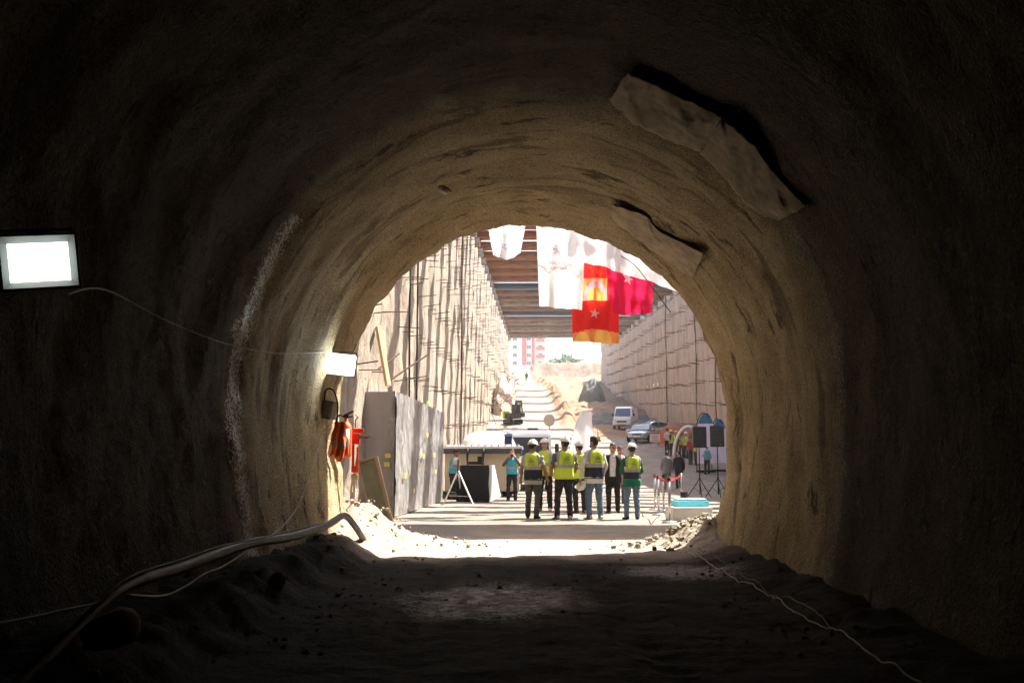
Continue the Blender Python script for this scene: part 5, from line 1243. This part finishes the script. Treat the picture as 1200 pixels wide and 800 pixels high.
# white lorry cab and canvas-covered load behind the trailer
p = foot(606, 560)
def lorry(p, rz, label):
    r = empty('lorry', p, rz, label, 'lorry')
    mb = MB(); st_ = [(-1.15, .98, .5, 1.35, .9), (-1.1, 1.05, .45, 1.5, 1.0), (-.85, 1.05, .45, 2.55, .98), (-.5, 1.05, .45, 2.75, .96), (.75, 1.05, .45, 2.75, .96)]
    mb.loft([[(-hw, y, zb), (-hw, y, (zb + zt_) / 2), (-tw, y, zt_ - .08), (-tw * .88, y, zt_), (tw * .88, y, zt_), (tw, y, zt_ - .08), (hw, y, (zb + zt_) / 2), (hw, y, zb)] for y, hw, zb, zt_, tw in st_]); mb.build('cab', M_WHP, r)
    q = MB(); q.add([(-.90, -1.12, 1.55), (.90, -1.12, 1.55), (.84, -.90, 2.4), (-.84, -.90, 2.4)], [(0, 1, 2, 3)]); solid(q.build('windscreen', M_GLS, r), .03, 1)
    q = MB(); q.rbox((0, 3.4, 1.7), (2.3, 5.0, 2.2), .12); q.build('load_body', M_WHP, r)
    q = MB(); q.rbox((0, 2.6, .6), (1.0, 6.2, .25), .03); q.build('chassis', M_BLK, r)
    for s in (-1, 1):
        q = MB(); q.rbox((s * .7, -1.16, .8), (.35, .06, .2), .03); q.build('headlight', M_LAMP, r)
        q = MB(); q.rbox((s * 1.25, -1.05, 1.9), (.18, .1, .42), .03); q.build('mirror', M_BLK, r)
        q = MB(); q.add([(s * 1.03, -.75, 1.6), (s * 1.03, .3, 1.6), (s * 1.0, .3, 2.3), (s * 1.0, -.62, 2.3)], [(0, 1, 2, 3)]); solid(q.build('door_window', M_GLS, r), .03)
        for y in (-.2, 4.2): wheel(r, s * .92, y, .46, .28)
    q = MB(); q.rbox((.2, -.2, 2.8), (.5, .3, .1), .03); q.build('roof_hatch', M_BLK, r)
lorry(Vector((P(619, 540, 47).x, 47, G(-.5, 47))), R(4), 'white lorry cab facing the tunnel behind the front group')
lx0 = P(573, 540, 43).x
r = empty('covered_load', (lx0, 43, G(lx0, 43)), 0, 'white tarpaulin-covered load rising behind the site trailer', 'load')
mb = MB()
for z_, k in ((0, 1), (1.3, 1), (2.0, .93), (2.5, .72), (2.75, .35)): pass
mb.loft([[(1.25 * k * math.copysign(abs(math.cos(t)) ** .6, math.cos(t)) + .03 * fbm(t * 2, z_, 1), 2.2 * k * math.copysign(abs(math.sin(t)) ** .6, math.sin(t)), z_ + .05 * fbm(t, z_, 2)) for t in [2 * math.pi * j / 28 for j in range(28)]] for z_, k in ((0, 1), (1.3, 1), (2.0, .95), (2.4, .78), (2.6, .4))]); mb.build('tarpaulin', mat('white_tarp', (.70, .69, .66), (.62, .61, .58), .7, 3, .4, 12), r, True)
# small excavator behind
p = foot(600, 500); EY = 87
ex = empty('excavator', (P(601, 500, EY).x, EY, G(P(601, 500, EY).x, EY)), R(30), 'small dark excavator with a green-yellow counterweight above the covered load', 'excavator'); ex.scale = (.65, .65, .65)
mb = MB()
for s in (-1, 1): mb.rbox((s * .75, 0, .35), (.4, 2.4, .7), .2)
mb.build('tracks', M_BLK, ex)
mb = MB(); mb.rbox((0, .1, 1.1), (1.7, 2.0, .7), .1); mb.build('house', mat('machine_dark', (.05, .055, .055)), ex)
mb = MB(); mb.rbox((-.55, .9, 1.3), (.9, .5, 1.0), .1); mb.build('counterweight', mat('machine_lime', (.45, .55, .05)), ex)
mb = MB(); mb.rbox((.35, -.3, 2.0), (.85, 1.1, 1.3), .08); c_ = mb.build('cab', M_BLK, ex)
mb = MB(); mb.box((.35, -.86, 2.1), (.7, .02, .9)); mb.box((.785, -.3, 2.1), (.02, .9, .9)); mb.build('cab_glass', M_GLS, c_)
mb = MB(); mb.tube([(-.35, -.8, 1.3), (-.4, -1.8, 3.0), (-.4, -3.0, 2.9)], [.18, .2, .14], 6); b_3 = mb.build('boom', mat('machine_dark', (1, 1, 1)), ex)
mb = MB(); mb.tube([(-.4, -3.0, 2.95), (-.4, -3.3, 1.4)], [.14, .1], 6); mb.build('arm', mat('machine_dark', (1, 1, 1)), b_3)
mb = MB(); mb.rbox((-.4, -3.2, 1.1), (.7, .5, .6), .1); mb.build('bucket', mat('machine_dark', (1, 1, 1)), ex)
# round reflector on a stand and tall white wrapped roll beside the group
p = foot(644, 560); q0 = P(643, 492, p.y)
r = empty('reflector_disc', p, 0, 'round beige disc on a stand above the helmets of the front group', 'reflector')
mb = MB(); mb.loft([[(a_ * math.cos(t), yy, q0.z - p.z + a_ * 1.1 * math.sin(t)) for t in [k * math.pi / 14 for k in range(28)]] for a_, yy in ((.02, .03), (.30, .04), (.33, 0), (.30, -.04), (.02, -.03))]); mb.build('disc', mat('beige_disc', (.60, .54, .44), (.56, .50, .40), .7, 4), r, True)
mb = MB(); mb.tube([(0, .06, 0), (0, .06, q0.z - p.z)], .03, 8)
for k in range(3): mb.tube([(0, .06, .5), (.4 * math.cos(k * 2.1), .06 + .4 * math.sin(k * 2.1), 0)], .02, 6)
mb.build('stand', M_STEEL, r)
p = foot(682, 577); hgt = P(682, 482, p.y).z - p.z
r = empty('white_feather_banner', p, 0, 'tall white feather banner standing behind the bareheaded person', 'banner')
mb = MB(); wv_ = (P(697, 520, p.y).x - P(668, 520, p.y).x)
mb.grid(lambda u, v: ((-.5 + u) * wv_ * (1 - .55 * max(0, (v - .45) / .55) ** 1.4) + .18 * wv_ * max(0, (v - .5) * 2) ** 1.5, .07 * math.sin(u * 8 + v * 3), .1 + (hgt - .1) * v), 16, 30); mb.build('cloth', M_WB, r, True)
mb = MB(); mb.tube(spline([(-.5 * wv_, 0, 0), (-.5 * wv_, 0, hgt * .5), (-.2 * wv_, 0, hgt * .85), (.15 * wv_, 0, hgt + .02)], 6), .02, 6); mb.build('pole', M_WHT, r)
mb = MB(); mb.box((0, 0, .04), (.6, .5, .08)); mb.build('foot', M_BLK, r)
# orange mesh fence and white sign by the cars
a, b = foot(772, 522), foot(806, 526); b.x += .2
r = empty('mesh_fence', a, 0, 'orange mesh safety fence between the cars and the crowd', 'fence')
mb = MB(); mb.grid(lambda u, v: (b - a) * u + Vector((0, .08 * math.sin(u * 14), .1 + .95 * v + G(a.x + (b.x - a.x) * u, a.y + (b.y - a.y) * u) * 0)), 30, 6); mb.build('mesh', cloth('orange_mesh', (.62, .16, .07), .3), r)
for k in range(5):
    q = (b - a) * (k / 4); mb = MB(); mb.tube([q + Vector((0, .1, -.3)), q + Vector((0, .1, 1.15))], .03, 6); mb.build('post', M_RUST, r)
p = foot(767, 523)
sg = empty('white_notice_board', p + Vector((0, -.3, 0)), R(6), 'small white notice board at the left end of the orange fence', 'sign')
mb = MB(); mb.box((0, 0, .62), (.75, .03, .55)); mb.build('panel', M_WHT, sg)
mb = MB()
for s in (-.3, .3): mb.tube([(s, .03, 0), (s, .03, .9)], .02, 6)
mb.build('legs', M_STEEL, sg)
# lines of print on the notice
for k in range(3):
    mb = MB(); mb.box((0, -.02, .75 - k * .14), (.55 - .1 * (k % 2), .006, .05)); mb.build('line_of_print', mat('red_print', (.45, .10, .07)), sg)
p = foot(701, 517)
r = empty('traffic_cone', p, 0, 'orange traffic cone on the striped ground behind the front group', 'cone'); r.scale = (1.3, 1.3, 1.3)
mb = MB(); mb.box((0, 0, .02), (.38, .38, .04)); mb.build('base', M_BLK, r)
mb = MB(); mb.loft([[(a_ * math.cos(t), a_ * math.sin(t), z) for t in [k * math.pi / 8 for k in range(16)]] for a_, z in ((.15, .04), (.03, .72))]); mb.build('body', M_OR, r, True)
mb = MB(); mb.loft([[(a_ * math.cos(t), a_ * math.sin(t), z) for t in [k * math.pi / 8 for k in range(16)]] for a_, z in ((.108, .3), (.083, .45))], True, False); mb.build('band', M_WHT, r, True)
# marks on the right pit wall
for i, (px, py, c, lb) in enumerate(((754, 454, M_YEL, 'left yellow marker plate on the right pit wall'), (759, 453, M_YEL, 'right yellow marker plate on the right pit wall'), (766, 451, M_WHT, 'left white marker plate on the right pit wall'), (771, 450, M_WHT, 'right white marker plate on the right pit wall'))):
    d = ray(px, py); s = (XR - .32 - CAM.x) / d.x; q = CAM + d * s
    mb = MB(); mb.box((0, 0, 0), (.05, .9, .32)); tag(mb.build('marker_plate', c, None, False, q), lb, 'marker', 'marker plates')

# ------------------------------------------------------------------ dusty air
def haze_box(density):
    m = bpy.data.materials.new('dusty_air'); m.use_nodes = True; nt = m.node_tree
    for n in list(nt.nodes): nt.nodes.remove(n)
    out = nt.nodes.new('ShaderNodeOutputMaterial'); v = nt.nodes.new('ShaderNodeVolumePrincipled')
    v.inputs['Color'].default_value = (.95, .93, .90, 1); v.inputs['Density'].default_value = density; v.inputs['Anisotropy'].default_value = .3
    nt.links.new(v.outputs[0], out.inputs['Volume'])
    mb = MB(); mb.box((0, 450, 34), (1300, 1000, 76)); o = mb.build('haze', m)
    tag(o, 'thin dusty air', None, None, 'stuff')
haze_box(.0004)
